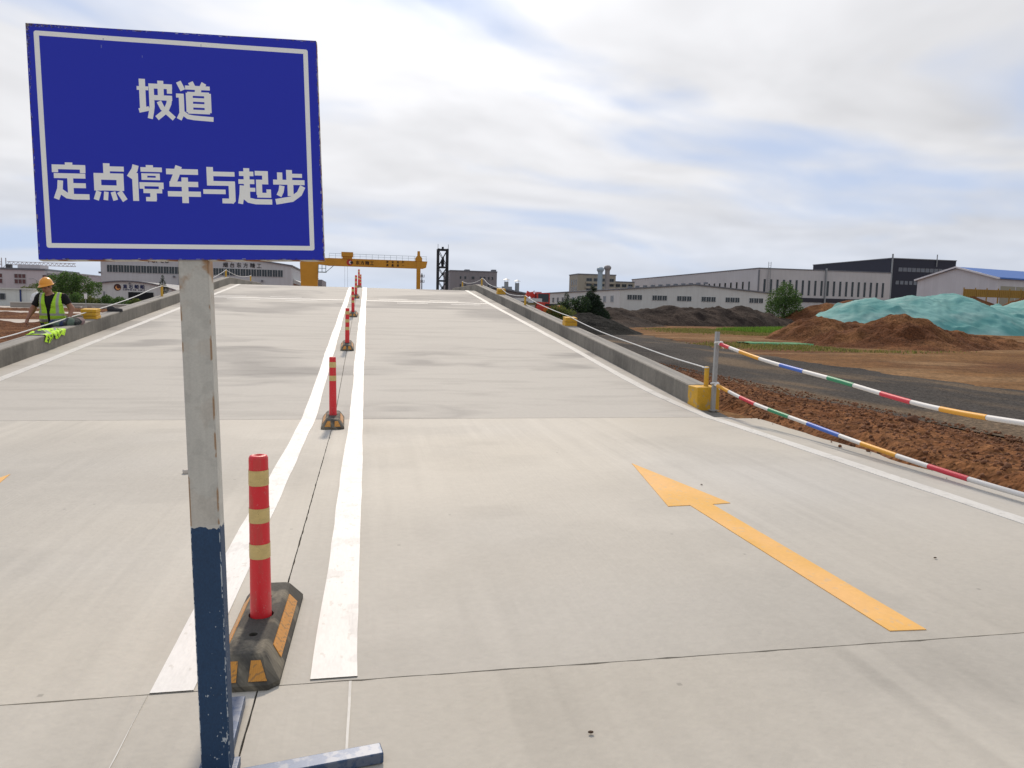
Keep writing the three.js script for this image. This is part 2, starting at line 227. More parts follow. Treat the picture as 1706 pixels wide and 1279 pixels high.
const yellowMat = new THREE.MeshStandardMaterial({ map: yellowMap, roughness: 0.7 });
{
  for (const [side, x0, x1, zs] of [['left', XL - CW, XL, [-8.9, -14.6, -20.3, -26.0, -31.3, -37, -42.5]], ['right', XR, XR + CW, [-9.82, -14.9, -20.4, -26.1, -31.3, -37, -42.5]]]) {
    const k = thing('ramp_kerb', side === 'left' ? 'grey concrete kerb up the side of the ramp where the worker stands' : 'grey concrete kerb of the ramp ending in a yellow painted block', 'kerb', [0, 0, 0]);
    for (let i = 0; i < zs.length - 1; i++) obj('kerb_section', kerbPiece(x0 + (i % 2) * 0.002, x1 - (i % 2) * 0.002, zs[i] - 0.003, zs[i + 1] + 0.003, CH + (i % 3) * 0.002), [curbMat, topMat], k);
    if (side === 'right') tag(obj('painted_end', (() => { const g = rbox(CW + 0.035, 0.42, 0.31, 0.012, XR + CW / 2 + 0.012, 0.128, -9.665), uv = g.attributes.uv, p = g.attributes.position, nn = g.attributes.normal; for (let i = 0; i < uv.count; i++) uv.setXY(i, p.getX(i) + p.getZ(i) * 0.9, p.getY(i) + (Math.abs(nn.getY(i)) > 0.5 ? p.getZ(i) : 0)); return g; })(), yellowMat, k), 'yellow painted end block');
  }
}
// ---------------------------------------------------------------- painted markings
const whitePaintMap = tex(512, 2048, (u, v) => { const a = fbm(u * 4, v * 30, 4, 851, 4, 30), f = fbm(u * 60, v * 240, 2, 855, 60, 240), s = sstep(0.6, 0.72, fbm(u * 5, v * 60 + 3, 4, 859, 5, 60)); const k = 0.84 + 0.12 * (a - 0.5) + 0.10 * (f - 0.5) - 0.10 * s, wr = sstep(0.70, 0.76, fbm(u * 18, v * 200, 4, 863, 18, 200)); return mix3([k * 0.86, k * 0.84, k * 0.80], [0.45, 0.42, 0.36], wr * 0.4); }, { repeat: [0.4, 8] });
const whitePaint = new THREE.MeshStandardMaterial({ map: whitePaintMap, bumpMap: flatBump, bumpScale: 0.001, roughness: 0.6 });
const linePaint = new THREE.MeshStandardMaterial({ map: whitePaintMap, color: lin(0.84, 0.84, 0.82), roughness: 0.65 });
function ribbon(path, width, sd, lift = 0.005) {   // path: [x, z] points; follows the surface
  const P = []; path.forEach((p, i) => { if (!i) return P.push(p); const q = path[i - 1], n = Math.max(1, Math.ceil(Math.hypot(p[0] - q[0], p[1] - q[1]) / 0.2)); for (let k = 1; k <= n; k++) P.push([lerp(q[0], p[0], k / n), lerp(q[1], p[1], k / n)]); });
  for (const b of [Z0, Z1]) for (let i = 1; i < P.length; i++) if (P[i - 1][1] > b + 0.002 && P[i][1] < b - 0.002) { const t = (b - P[i - 1][1]) / (P[i][1] - P[i - 1][1]); P.splice(i, 0, [lerp(P[i - 1][0], P[i][0], t), b]); break; }
  const pos = [], uv = [], idx = []; let s = 0;
  P.forEach((p, i) => { const a = P[Math.max(0, i - 1)], b = P[Math.min(P.length - 1, i + 1)], l = Math.hypot(b[0] - a[0], b[1] - a[1]), nx = -(b[1] - a[1]) / l, nz = (b[0] - a[0]) / l; if (i) s += Math.hypot(p[0] - P[i - 1][0], p[1] - P[i - 1][1]);
    const e0 = (vn(s * 3.1, sd, 871) - 0.5) * 0.008 + (vn(s * 0.7, sd, 873) - 0.5) * 0.016, e1 = (vn(s * 3.3, sd + 9, 871) - 0.5) * 0.008 + (vn(s * 0.6, sd + 9, 873) - 0.5) * 0.016, w = width / 2;
    const row = [[-w - e0, -0.012], [-w - e0 + 0.002, lift], [w + e1 - 0.002, lift], [w + e1, -0.012]];
    for (const [o, y] of row) { const x = p[0] + nx * o, z = p[1] + nz * o; pos.push(x, gh(Math.abs(nz) > 0.5 ? z : p[1]) + y, z); uv.push(o + w, s); }
    if (i) for (let k = 0; k < 3; k++) { const q = (i - 1) * 4 + k; idx.push(q, q + 1, q + 4, q + 1, q + 5, q + 4); } });
  const g = new THREE.BufferGeometry(); g.setAttribute('position', new THREE.Float32BufferAttribute(pos, 3)); g.setAttribute('uv', new THREE.Float32BufferAttribute(uv, 2)); g.setIndex(idx); return toCreasedNormals(g.toNonIndexed(), 0.6);
}
const marking = (name, label, g, m, group) => tag(obj(name, g, m), label, 'road marking', group, 'structure');
marking('lane_line', 'broad white line on the left side of the delineator posts', ribbon([[-0.678, -2.67], [-0.675, -9], [-0.68, -20], [-0.665, -31.5], [-0.66, -38]], 0.155, 1), whitePaint);
marking('lane_line', 'broad white line on the right side of the delineator posts', ribbon([[-0.12, -2.69], [-0.125, -9], [-0.125, -20], [-0.10, -31.5], [-0.10, -38]], 0.168, 2), whitePaint);
marking('edge_line', 'white edge line along the right lane up to the crest', ribbon([[4.425, 7], [4.425, -8.2], [4.415, -8.7], [4.38, -9.2], [4.32, -9.7], [4.26, -10.2], [4.22, -10.9], [4.2, -12], [4.205, -15], [4.16, -18.7], [4.09, -25], [4.09, -31.5], [4.09, -38]], 0.145, 3), linePaint);
marking('edge_line', 'white edge line along the left lane below the worker', ribbon([[-4.97, 7], [-4.97, -9], [-4.97, -22], [-4.98, -31.5], [-5.0, -38]], 0.13, 4), linePaint);
{
  const zc = -25.25;
  marking('stop_line', 'thin solid white stop line across both lanes of the ramp', [ribbon([[-4.9, zc], [-0.77, zc]], 0.24, 5), ribbon([[-0.02, zc], [4.05, zc]], 0.24, 6)], linePaint);
  let k = 0; for (const [dz, offs] of [[0.62, 0.6], [-0.62, 0]]) for (let x = -4.9 + offs; x < 4.0; x += 1.75) { const b = Math.min(x + 1.0, 4.04); if (b < -0.8 || x > 0.0) marking('stop_dash', dz > 0 ? 'short white dashes just below the stop line' : 'short white dashes just above the stop line', ribbon([[x, zc + dz], [b, zc + dz]], 0.13, 20 + k++), linePaint, 'dashes beside the stop line'); }
  marking('chalk_line', 'faint thin white setting out line near the sign foot', ribbon([[-0.052, -1.6], [-0.056, -2.66]], 0.007, 51, 0.003), linePaint);
  marking('chalk_line', 'faint thin white setting out line beside the left broad line', ribbon([[-0.735, -1.6], [-0.745, -2.66]], 0.007, 52, 0.003), linePaint);
}
const arrowMap = tex(512, 1024, (u, v) => { const a = fbm(u * 5, v * 10, 4, 861, 5, 10), f = fbm(u * 60, v * 120, 2, 865, 60, 120), t = sstep(0.35, 0.7, fbm(u * 2, v * 3 + 3, 3, 867, 2, 3)), k = 1 + 0.12 * (a - 0.5) + 0.10 * (f - 0.5); const wr = sstep(0.66, 0.74, fbm(u * 30, v * 70, 4, 869, 30, 70)); return mix3(mix3([0.70 * k, 0.385 * k, 0.07 * k], [0.77 * k, 0.44 * k, 0.15 * k], t), [0.46, 0.40, 0.31], wr * 0.3); }, { repeat: [1, 2.4] });
const arrowMat = new THREE.MeshStandardMaterial({ map: arrowMap, roughness: 0.75 });
for (const [x, label] of [[2.345, 'long yellow arrow painted on the right lane'], [-2.70, 'yellow arrow in the left lane showing only its tip']]) {
  const s = new THREE.Shape([[-0.085, 2.765], [0.09, 2.755], [0.095, 4.86], [0.245, 4.88], [0.0, 6.27], [-0.25, 4.84], [-0.08, 4.85]].map((p) => new THREE.Vector2(p[0] + x, p[1])));
  marking('direction_arrow', label, new THREE.ExtrudeGeometry(s, { depth: 0.015, bevelEnabled: false }).rotateX(-Math.PI / 2).translate(0, -0.011, 0), arrowMat);
}
// ---------------------------------------------------------------- delineator posts on rubber blocks
const rubberMap = tex(512, 512, (u, v) => { const a = fbm(u * 5, v * 5, 5, 1001, 5, 5), f = fbm(u * 80, v * 80, 2, 1005, 80, 80), d = sstep(0.42, 0.66, a); const k = 0.7 + 0.6 * f; return mix3([0.06 * k, 0.055 * k, 0.045 * k], [0.17 * k, 0.15 * k, 0.11 * k], d); }, { repeat: [0.5, 0.5] });
const rubberMat = new THREE.MeshStandardMaterial({ map: rubberMap, roughness: 0.9 });
const amberMap = tex(256, 256, (u, v) => { const a = fbm(u * 6, v * 6, 4, 1011, 6, 6), c = 0.88 + 0.12 * ((Math.floor(u * 32) + Math.floor(v * 32)) % 2), k = c * (0.8 + 0.4 * a), d = sstep(0.6, 0.72, fbm(u * 12, v * 12, 3, 1015, 12, 12)); return mix3([0.58 * k, 0.25 * k, 0.03 * k], [0.2, 0.12, 0.05], d * 0.6); }, { repeat: [0.12, 0.12] });
const amberMat = new THREE.MeshStandardMaterial({ map: amberMap, roughness: 0.4 });
const redMap = tex(256, 512, (u, v) => { const d = sstep(0.5, 0.72, fbm(u * 7, v * 9, 5, 1031, 7)), f = fbm(u * 40, v * 60, 3, 1035, 40), sc = Math.abs(fbm(u * 14, v * 26, 3, 1037, 14) - 0.5) < 0.004 ? 1 : 0; return mix3(mix3([0.70, 0.017, 0.027], [0.55, 0.06, 0.05], clamp(d * 0.6 + (f - 0.5) * 0.5, 0, 1)), [0.55, 0.28, 0.24], sc * 0.6); });
const redMat = new THREE.MeshPhysicalMaterial({ map: redMap, roughness: 0.45, clearcoat: 0.15, clearcoatRoughness: 0.4 });
const bandMap = tex(256, 128, (u, v) => { const h = 0.9 + 0.1 * ((Math.floor(u * 64) + Math.floor(v * 24)) % 2), a = fbm(u * 9, v * 5, 4, 1021, 9, 5), cr = Math.abs(fbm(u * 10, v * 5, 3, 1025, 10, 5) - 0.5) < 0.006 ? 0.55 : 1; const k = h * (0.85 + 0.3 * a) * cr; return [0.66 * k, 0.5 * k, 0.20 * k]; });
const bandMat = new THREE.MeshStandardMaterial({ map: bandMap, roughness: 0.45 });
const HB = 0.1, BW = 0.125, BL = 0.44, TW = 0.068, TL = 0.36;
function blockGeo() {
  const ring = (w, l, y, c) => [[w - c, l], [w, l - c], [w, -l + c], [w - c, -l], [-w + c, -l], [-w, -l + c], [-w, l - c], [-w + c, l]].map(([x, z]) => [x, y, z]);
  const R = [ring(BW, BL, 0.001, 0.035), ring(BW, BL, 0.02, 0.035), ring(TW + 0.006, TL + 0.008, HB - 0.008, 0.012), ring(TW - 0.004, TL - 0.006, HB, 0.012)], p = [];
  const tri = (a, b, c) => p.push(...a, ...b, ...c);
  for (let i = 0; i < 3; i++) for (let k = 0; k < 8; k++) { const n = (k + 1) % 8; tri(R[i][k], R[i][n], R[i + 1][n]); tri(R[i][k], R[i + 1][n], R[i + 1][k]); }
  for (let k = 1; k < 7; k++) { tri(R[3][0], R[3][k], R[3][k + 1]); tri(R[0][0], R[0][k + 1], R[0][k]); }
  const g = new THREE.BufferGeometry(); g.setAttribute('position', new THREE.Float32BufferAttribute(p, 3)); g.setAttribute('uv', new THREE.Float32BufferAttribute(new Float32Array(p.length / 3 * 2), 2)); g.computeVertexNormals(); return g;
}
const blockG = (() => {
  const ev = new Evaluator(); ev.useGroups = false; const m = new THREE.MeshStandardMaterial(); let b = new Brush(blockGeo(), m); b.updateMatrixWorld();
  for (const [r, z] of [[0.05, 0], [0.017, 0.19], [0.017, -0.19]]) { const c = new Brush(new THREE.CylinderGeometry(r, r, 0.12, 24), m); c.position.set(0, 0.09, z); c.updateMatrixWorld(); b = ev.evaluate(b, c, SUBTRACTION); b.updateMatrixWorld(); }
  const g = b.geometry.index ? b.geometry.toNonIndexed() : b.geometry, p = g.attributes.position, uv = new Float32Array(p.count * 2); for (let i = 0; i < p.count; i++) uv.set([p.getX(i) + p.getY(i), p.getZ(i) + p.getY(i) * 0.3], i * 2);
  g.setAttribute('uv', new THREE.BufferAttribute(uv, 2)); return toCreasedNormals(g, 0.5);
})();
// flat reflector on a sloping face of the block: four corners, 3 mm proud
function patch(c) { const [a, b, d, e] = c.map((q) => V3(...q)), n = b.clone().sub(a).cross(e.clone().sub(a)).normalize(), mid = a.clone().add(b).add(d).add(e).multiplyScalar(0.25); if (n.y < 0) n.negate(); const f = [a, b, d, e].map((q) => q.clone().addScaledVector(n, 0.003)), k = [a, b, d, e].map((q) => q.clone().addScaledVector(n, -0.01)), P = [], U = [], L = a.distanceTo(b);
  const quad = (p, q, r, s) => { for (const w of [p, q, r, p, r, s]) { P.push(w.x, w.y, w.z); U.push(w.z + w.x, w.y); } }; quad(...f); for (let i = 0; i < 4; i++) quad(f[i], k[i], k[(i + 1) % 4], f[(i + 1) % 4]);
  const g = new THREE.BufferGeometry(); g.setAttribute('position', new THREE.Float32BufferAttribute(P, 3)); g.setAttribute('uv', new THREE.Float32BufferAttribute(U, 2)); g.computeVertexNormals(); return g; }
function faceAt(side, t, s) {   // side +-1: long side at height share t, position s along z; side 0 handled below
  const y = lerp(0.02, HB - 0.008, t), w = lerp(BW, TW + 0.006, t); return [side * w, y, s]; }
const endAt = (end, t, x) => [x * lerp(1, 0.62, t), lerp(0.02, HB - 0.008, t), end * lerp(BL, TL + 0.008, t)];
function delineator(label, z, dx, turn, bands, group) {
  const g = thing('delineator_post', label, 'delineator', [XC + dx, gh(z) + (z < Z0 && z > Z1 ? -0.001 : 0), z], turn, group);
  if (z < Z0 && z > Z1) g.rotation.x = Math.atan(SLOPE);
  const b = obj('rubber_block', blockG, rubberMat, g);
  for (const s of [-1, 1]) obj('reflector', patch([faceAt(s, 0.26, -0.27), faceAt(s, 0.26, 0.27), faceAt(s, 0.86, 0.25), faceAt(s, 0.86, -0.25)]), amberMat, b);
  for (const e of [-1, 1]) for (const s of [-1, 1]) obj('reflector', patch([endAt(e, 0.14, s * 0.022), endAt(e, 0.14, s * 0.09), endAt(e, 0.88, s * 0.084), endAt(e, 0.88, s * 0.034)]), amberMat, b);
  const H = 0.765, y0 = 0.045, r0 = 0.0425, r1 = 0.0375, pr = [[0, y0], [r0, y0]], N = 10; for (let i = 0; i <= N; i++) pr.push([lerp(r0, r1, i / N), lerp(y0 + 0.01, H - 0.012, i / N)]); pr.push([r1 - 0.004, H - 0.002], [r1 - 0.012, H], [0.014, H], [0.013, H - 0.03], [0, H - 0.03]);
  const post = obj('post', new THREE.LatheGeometry(pr.map((p) => new THREE.Vector2(...p)), 32), redMat, g); post.rotation.set(0.012 * Math.sin(z * 3.1), z * 1.7, 0.014 * Math.sin(z * 5.3));
  const rad = (y) => lerp(r0, r1, (y - y0) / (H - y0));
  for (const k of bands) { const [a, c] = [[0.645, 0.707], [0.493, 0.552], [0.345, 0.405]][k]; const bb = obj('reflective_band', new THREE.CylinderGeometry(rad(c) + 0.0012, rad(a) + 0.0012, c - a, 32, 1, true).translate(0, (a + c) / 2, 0), bandMat, post); bb.rotation.y = k * 1.3 + z; }
  return g;
}
const DG = 'red delineator posts along the lane divider';
delineator('red delineator post nearest the blue sign, with three yellow bands', -3.08, -0.045, -0.02, [0, 1, 2], DG);
delineator('second red delineator post from the sign, with only two yellow bands', -9.0 + 0.32, -0.002, 0.03, [0, 1], DG);
delineator('third red delineator post from the sign, low on the ramp', -14.75, 0.0, 0.02, [0, 1, 2], DG);
delineator('fourth red delineator post from the sign, halfway up the ramp', -20.6, 0.002, -0.02, [0, 1, 2], DG);
delineator('fifth red delineator post from the sign, just past the stop line', -26.45, -0.01, 0.0, [0, 1, 2], DG);
delineator('sixth red delineator post from the sign, standing on the crest', -32.0, 0.03, 0.02, [0, 1, 2], DG);
delineator('farthest red delineator post, sunk behind the crest', -37.6, 0.06, 0.0, [0, 1, 2], DG);

// ---------------------------------------------------------------- the blue sign
const GL = {   // strokes: [width, x, y, x, y, ...]; negative width cuts back to blue. box: x0 y0 x1 y1; at: centre and size on the board in metres
  po: { box: [900, 118, 1230, 470], at: [-0.0599, 0.1252, 0.0935, 0.1057], s: [[56, 949, 118, 949, 395], [34, 900, 201, 1003, 201], [40, 912, 400, 1003, 378], [46, 1029, 165, 1029, 360, 1022, 405, 1008, 468], [44, 1005, 178, 1215, 178], [46, 1190, 165, 1190, 240], [54, 1112, 128, 1112, 300], [46, 1045, 280, 1212, 280], [46, 1188, 285, 1180, 330, 1150, 395, 1068, 462], [44, 1092, 312, 1120, 370, 1222, 462]] },
  dao: { box: [1245, 145, 1575, 490], at: [0.0386, 0.1226, 0.0955, 0.1047], s: [[46, 1274, 145, 1310, 220], [36, 1248, 268, 1316, 268], [46, 1294, 255, 1294, 425, 1266, 478], [42, 1296, 415, 1345, 452, 1400, 460, 1572, 468], [46, 1380, 145, 1402, 190], [46, 1500, 150, 1478, 192], [36, 1330, 194, 1550, 194], [56, 1448, 200, 1440, 245], [196, 1445, 230, 1445, 424], [24, 1346, 240, 1346, 412], [24, 1546, 240, 1546, 412], [-18, 1396, 274, 1496, 274], [-18, 1396, 326, 1496, 326], [-18, 1396, 378, 1496, 378]] },
  ding: { box: [65, 75, 285, 300], at: [-0.2796, -0.0992, 0.0879, 0.0979], s: [[46, 168, 75, 168, 100], [28, 65, 103, 268, 103], [38, 84, 92, 84, 136], [34, 251, 92, 251, 138], [30, 75, 156, 266, 156], [36, 173, 160, 173, 275], [30, 175, 214, 266, 214], [34, 113, 184, 108, 235, 84, 297], [34, 106, 245, 150, 276, 190, 282, 285, 282]] },
  dian: { box: [310, 80, 515, 305], at: [-0.1839, -0.0992, 0.0836, 0.0989], s: [[40, 395, 80, 395, 150], [30, 400, 113, 500, 113], [40, 316, 160, 496, 160], [44, 338, 145, 338, 246], [44, 474, 145, 474, 246], [32, 316, 229, 496, 229], [32, 343, 250, 325, 302], [28, 388, 252, 382, 303], [30, 428, 252, 442, 303], [34, 466, 250, 500, 304]] },
  ting: { box: [525, 90, 735, 310], at: [-0.0945, -0.1004, 0.0873, 0.0977], s: [[38, 572, 92, 565, 120, 533, 168], [36, 566, 140, 566, 308], [44, 655, 90, 655, 112], [28, 600, 117, 730, 117], [40, 604, 160, 716, 160], [-11, 640, 160, 690, 160], [24, 590, 206, 736, 206], [30, 605, 200, 605, 234], [30, 721, 200, 721, 234], [26, 612, 247, 726, 247], [40, 672, 246, 672, 300], [26, 626, 296, 690, 296]] },
  che: { box: [755, 97, 960, 320], at: [0.0008, -0.1021, 0.0869, 0.1], s: [[34, 755, 131, 948, 131], [40, 832, 97, 815, 150, 792, 205], [32, 772, 206, 946, 206], [40, 865, 165, 865, 320], [32, 760, 265, 960, 265]] },
  yu: { box: [975, 103, 1170, 322], at: [0.0928, -0.1018, 0.0843, 0.0991], s: [[40, 1019, 103, 1019, 215], [28, 1020, 144, 1168, 144], [28, 1000, 201, 1168, 201], [40, 1149, 190, 1149, 300, 1138, 312], [30, 1088, 307, 1150, 307], [28, 975, 252, 1110, 252]] },
  qi: { box: [1190, 110, 1390, 328], at: [0.1876, -0.1027, 0.0881, 0.0997], s: [[28, 1195, 144, 1282, 144], [36, 1240, 110, 1240, 300], [28, 1190, 192, 1286, 192], [24, 1245, 240, 1290, 240], [30, 1212, 215, 1208, 270, 1198, 326], [32, 1210, 272, 1250, 304, 1290, 312, 1390, 312], [28, 1290, 139, 1370, 139], [36, 1352, 127, 1352, 205], [28, 1296, 192, 1370, 192], [36, 1314, 182, 1314, 270], [30, 1300, 272, 1385, 272], [28, 1371, 236, 1371, 280]] },
  bu: { box: [1400, 120, 1590, 328], at: [0.2786, -0.103, 0.0853, 0.096], s: [[36, 1498, 120, 1498, 200], [24, 1500, 154, 1576, 154], [32, 1441, 136, 1441, 200], [30, 1400, 195, 1590, 195], [36, 1503, 205, 1503, 278], [32, 1452, 216, 1446, 250, 1432, 278], [34, 1578, 218, 1556, 262, 1510, 296, 1412, 314]] },
};
{
  const SW = 0.7345, SH = 0.613, PX = 2400, cw = Math.round(SW * PX), ch = Math.round(SH * PX), cv = document.createElement('canvas'); cv.width = cw; cv.height = ch; const c = cv.getContext('2d');
  const X = (x) => (x + SW / 2) * PX, Y = (y) => (SH / 2 - y) * PX, BLUE = 'rgb(35,48,176)', WHITE = 'rgb(238,239,234)';
  c.fillStyle = BLUE; c.fillRect(0, 0, cw, ch);
  c.strokeStyle = WHITE; c.lineWidth = 0.0125 * PX; c.lineJoin = 'round'; c.beginPath(); c.moveTo(X(-0.343), Y(0.2825)); c.lineTo(X(0.337), Y(0.2745)); c.lineTo(X(0.3355), Y(-0.2735)); c.lineTo(X(-0.340), Y(-0.2690)); c.closePath(); c.stroke();
  c.lineJoin = 'miter'; c.lineCap = 'butt';
  for (const k in GL) { const { box: [x0, y0, x1, y1], at: [gx, gy, gw, gh_], s } = GL[k]; c.save(); c.translate(X(gx), Y(gy)); c.scale(gw * PX / (x1 - x0), gh_ * PX / (y1 - y0)); c.translate(-(x0 + x1) / 2, -(y0 + y1) / 2);
    for (const [w, ...p] of s) { c.strokeStyle = w > 0 ? WHITE : BLUE; c.lineWidth = Math.abs(w); c.beginPath(); c.moveTo(p[0], p[1]); for (let i = 2; i < p.length; i += 2) c.lineTo(p[i], p[i + 1]); c.stroke(); } c.restore(); }
  // dirt and scuffs: worn top corner, small nicks along the rim, dust specks
  for (let i = 0; i < 520; i++) { const a = Math.pow(rnd(), 2), e = rnd(), x = e < 0.5 ? a * 0.14 * PX : rnd() * 16, y = e < 0.5 ? rnd() * 17 : a * 0.16 * PX; c.fillStyle = ['rgba(30,26,30,.55)', 'rgba(120,96,70,.5)', 'rgba(190,190,185,.5)', 'rgba(70,50,40,.5)'][i % 4]; c.fillRect(x, y, 1 + rnd() * 7, 1 + rnd() * 5); }
  for (let i = 0; i < 340; i++) { const s = Math.floor(rnd() * 4), t = rnd(), x = s < 2 ? t * cw : s === 2 ? rnd() * 7 : cw - rnd() * 8, y = s === 0 ? rnd() * 8 : s === 1 ? ch - rnd() * 8 : t * ch; c.fillStyle = ['rgba(150,110,80,.6)', 'rgba(200,198,190,.6)', 'rgba(40,30,40,.5)'][i % 3]; c.fillRect(x - 1, y - 1, 2 + rnd() * (s < 2 ? 26 : 4), 2 + rnd() * (s < 2 ? 4 : 26)); }
  for (let i = 0; i < 700; i++) { c.fillStyle = 'rgba(120,125,170,' + rr(0.05, 0.22) + ')'; c.fillRect(rnd() * cw, rnd() * ch, 1 + rnd() * 3, 1 + rnd() * 3); }
  for (const [x, y] of [[-0.19, 0.262], [-0.185, 0.28], [0.06, 0.279], [-0.09, 0.24]]) { c.fillStyle = 'rgba(150,155,185,.5)'; c.fillRect(X(x), Y(y), 4 + rnd() * 8, 8 + rnd() * 14); }
  const face = new THREE.CanvasTexture(cv); face.colorSpace = THREE.SRGBColorSpace; face.magFilter = THREE.LinearFilter;
  const faceMat = new THREE.MeshPhysicalMaterial({ map: face, roughness: 0.4, specularIntensity: 0.5, bumpMap: grey(512, 512, (u, v) => fbm(u * 3, v * 3, 3, 1101), {}), bumpScale: 0.0015 });
  const rimMap = tex(512, 512, (u, v) => { const r = sstep(0.45, 0.66, fbm(u * 9, v * 9, 5, 1111, 9, 9)), f = fbm(u * 60, v * 60, 2, 1113, 60, 60), k = 0.75 + 0.4 * f; return mix3([0.58 * k, 0.55 * k, 0.47 * k], [0.28 * k, 0.12 * k, 0.045 * k], r); }, { repeat: [0.2, 0.2] });
  const rimMat = new THREE.MeshStandardMaterial({ map: rimMap, roughness: 0.8 });
  const poleMap = tex(512, 2048, (u, v) => {   // u round the tube, v up to 1.5 m: grey white paint, rust under the board and along the corners
    const y = v * 1.5, a = fbm(u * 6, y * 9, 5, 1121, 6), f = fbm(u * 90, y * 160, 2, 1125, 90), corner = Math.min(Math.abs(((u * 4 + 0.5) % 1) - 0.5) * 2, 1), st = fbm(u * 40, y * 3, 3, 1127, 40);
    const rust = clamp(sstep(0.36, 0.54, a) * sstep(1.2, 1.45, y) + sstep(0.60, 0.72, a + (1 - corner) * 0.13) * (corner < 0.13 ? 0.9 : 0.12) + 0.5 * sstep(1.465, 1.5, y), 0, 1), k = (0.50 + 0.08 * (a - 0.5) + 0.07 * (f - 0.5) + 0.06 * (st - 0.5)) * (1 - 0.09 * sstep(0.5, 0.65, fbm(u * 9 + 3, y * 14, 4, 1129, 9)));
    return mix3([k, k * 0.975, k * 0.87], [0.22 + 0.1 * f, 0.105 + 0.05 * f, 0.035], rust * 0.85);
  });
  const navyMap = tex(512, 1024, (u, v) => {   // navy paint, chipped to bare grey metal along the corners and in scattered nicks
    const y = v * 0.75, a = fbm(u * 8, y * 30, 4, 1131, 8), n = fbm(u * 60, y * 90, 3, 1133, 60), corner = Math.min(Math.abs(((u * 4 + 0.5) % 1) - 0.5) * 2, 1), f = fbm(u * 120, y * 200, 2, 1135, 120);
    const chip = clamp((corner < 0.05 + 0.06 * a ? sstep(0.47, 0.55, n) : 0) + sstep(0.80, 0.83, n * 0.7 + fbm(u * 10 + 2, y * 8, 3, 1137, 10) * 0.42) * (y < 0.5 ? 1 : 0), 0, 1), k = 0.8 + 0.4 * f * (0.6 + a * 0.8);
    const bare = y > 0.742 + 0.010 * (vn(u * 26, 3, 1139, 26) - 0.5) + 0.004 * (vn(u * 90, 5, 1139, 90) - 0.5) ? 1 : 0; return mix3(mix3([0.012 * k, 0.043 * k, 0.10 * k], [0.42, 0.45, 0.47], chip), [0.50, 0.485, 0.435], bare);
  });
  const legMap = tex(512, 256, (u, v) => { const a = fbm(u * 12, v * 6, 5, 1141, 12, 6), w = sstep(0.46, 0.62, a), f = fbm(u * 80, v * 40, 2, 1143, 80, 40); return mix3([0.03 + 0.02 * f, 0.06 + 0.03 * f, 0.13 + 0.04 * f], [0.24, 0.25, 0.27], w * 0.4); }, { repeat: [0.4, 0.2] });
  const legMat = new THREE.MeshStandardMaterial({ map: legMap, roughness: 0.45, metalness: 0.2 });
  const sign = thing('notice_sign', 'large blue notice sign with white Chinese characters on a steel pole', 'sign', [-0.4192, 0, -2.1596]);
  const tilt = new THREE.Euler().setFromRotationMatrix(new THREE.Matrix4().makeBasis(V3(0.99902, 0.03546, -0.02634), V3(-0.03701, 0.99746, -0.06089), V3(0.02412, 0.06181, 0.9978)));
  // pole and board lean together; the foot stands level on the paving
  const poleTube = (y0, y1, w) => { const s = new THREE.Shape(), h = w / 2, r = 0.007; s.moveTo(-h + r, -h); s.lineTo(h - r, -h); s.quadraticCurveTo(h, -h, h, -h + r); s.lineTo(h, h - r); s.quadraticCurveTo(h, h, h - r, h); s.lineTo(-h + r, h); s.quadraticCurveTo(-h, h, -h, h - r); s.lineTo(-h, -h + r); s.quadraticCurveTo(-h, -h, -h + r, -h);
    const g = new THREE.ExtrudeGeometry(s, { depth: y1 - y0, bevelEnabled: false, curveSegments: 3 }).rotateX(-Math.PI / 2).translate(0, y0, 0), p = g.attributes.position, n = g.attributes.normal, uv = g.attributes.uv;
    for (let i = 0; i < p.count; i++) { const x = p.getX(i) / w, z = p.getZ(i) / w, nx = n.getX(i), nz = n.getZ(i); let q; if (Math.abs(nz) > Math.abs(nx)) q = nz > 0 ? x + 0.5 : 2.5 - x; else q = nx > 0 ? 1.5 - z : 3.5 + z; uv.setXY(i, q / 4, (p.getY(i) - y0) / (y1 - y0)); } return g; };
  const pm = (t) => { t.wrapT = THREE.ClampToEdgeWrapping; return new THREE.MeshStandardMaterial({ map: t, roughness: 0.7 }); };
  const up = obj('pole', poleTube(0.747, 1.497, 0.079), pm(poleMap), sign); up.rotation.copy(tilt); tag(up, 'greyish white upper pole with rust at the top');
  const lo = obj('pole', poleTube(0.006, 0.747, 0.0795), pm(navyMap), sign); lo.rotation.copy(tilt); tag(lo, 'navy painted lower pole with chipped corners');
  const bd = new THREE.Group(); bd.name = 'board'; bd.rotation.copy(tilt); sign.add(bd);
  const ox = -0.0151, oy = 1.489 + SH / 2, sheetZ = 0.042;
  obj('board_frame', [rbox(SW + 0.004, 0.026, 0.026, 0.004, ox, oy - SH / 2 + 0.011, sheetZ - 0.018), rbox(SW + 0.004, 0.026, 0.026, 0.004, ox, oy + SH / 2 - 0.011, sheetZ - 0.018), rbox(0.026, SH - 0.05, 0.026, 0.004, ox - SW / 2 + 0.011, oy, sheetZ - 0.018), rbox(0.026, SH - 0.05, 0.026, 0.004, ox + SW / 2 - 0.011, oy, sheetZ - 0.018), rbox(0.026, SH - 0.05, 0.026, 0.004, ox, oy, sheetZ - 0.018)].map((g) => { const p = g.attributes.position, u = g.attributes.uv; for (let i = 0; i < p.count; i++) u.setXY(i, p.getX(i) + p.getZ(i), p.getY(i)); return g; }), rimMat, bd);
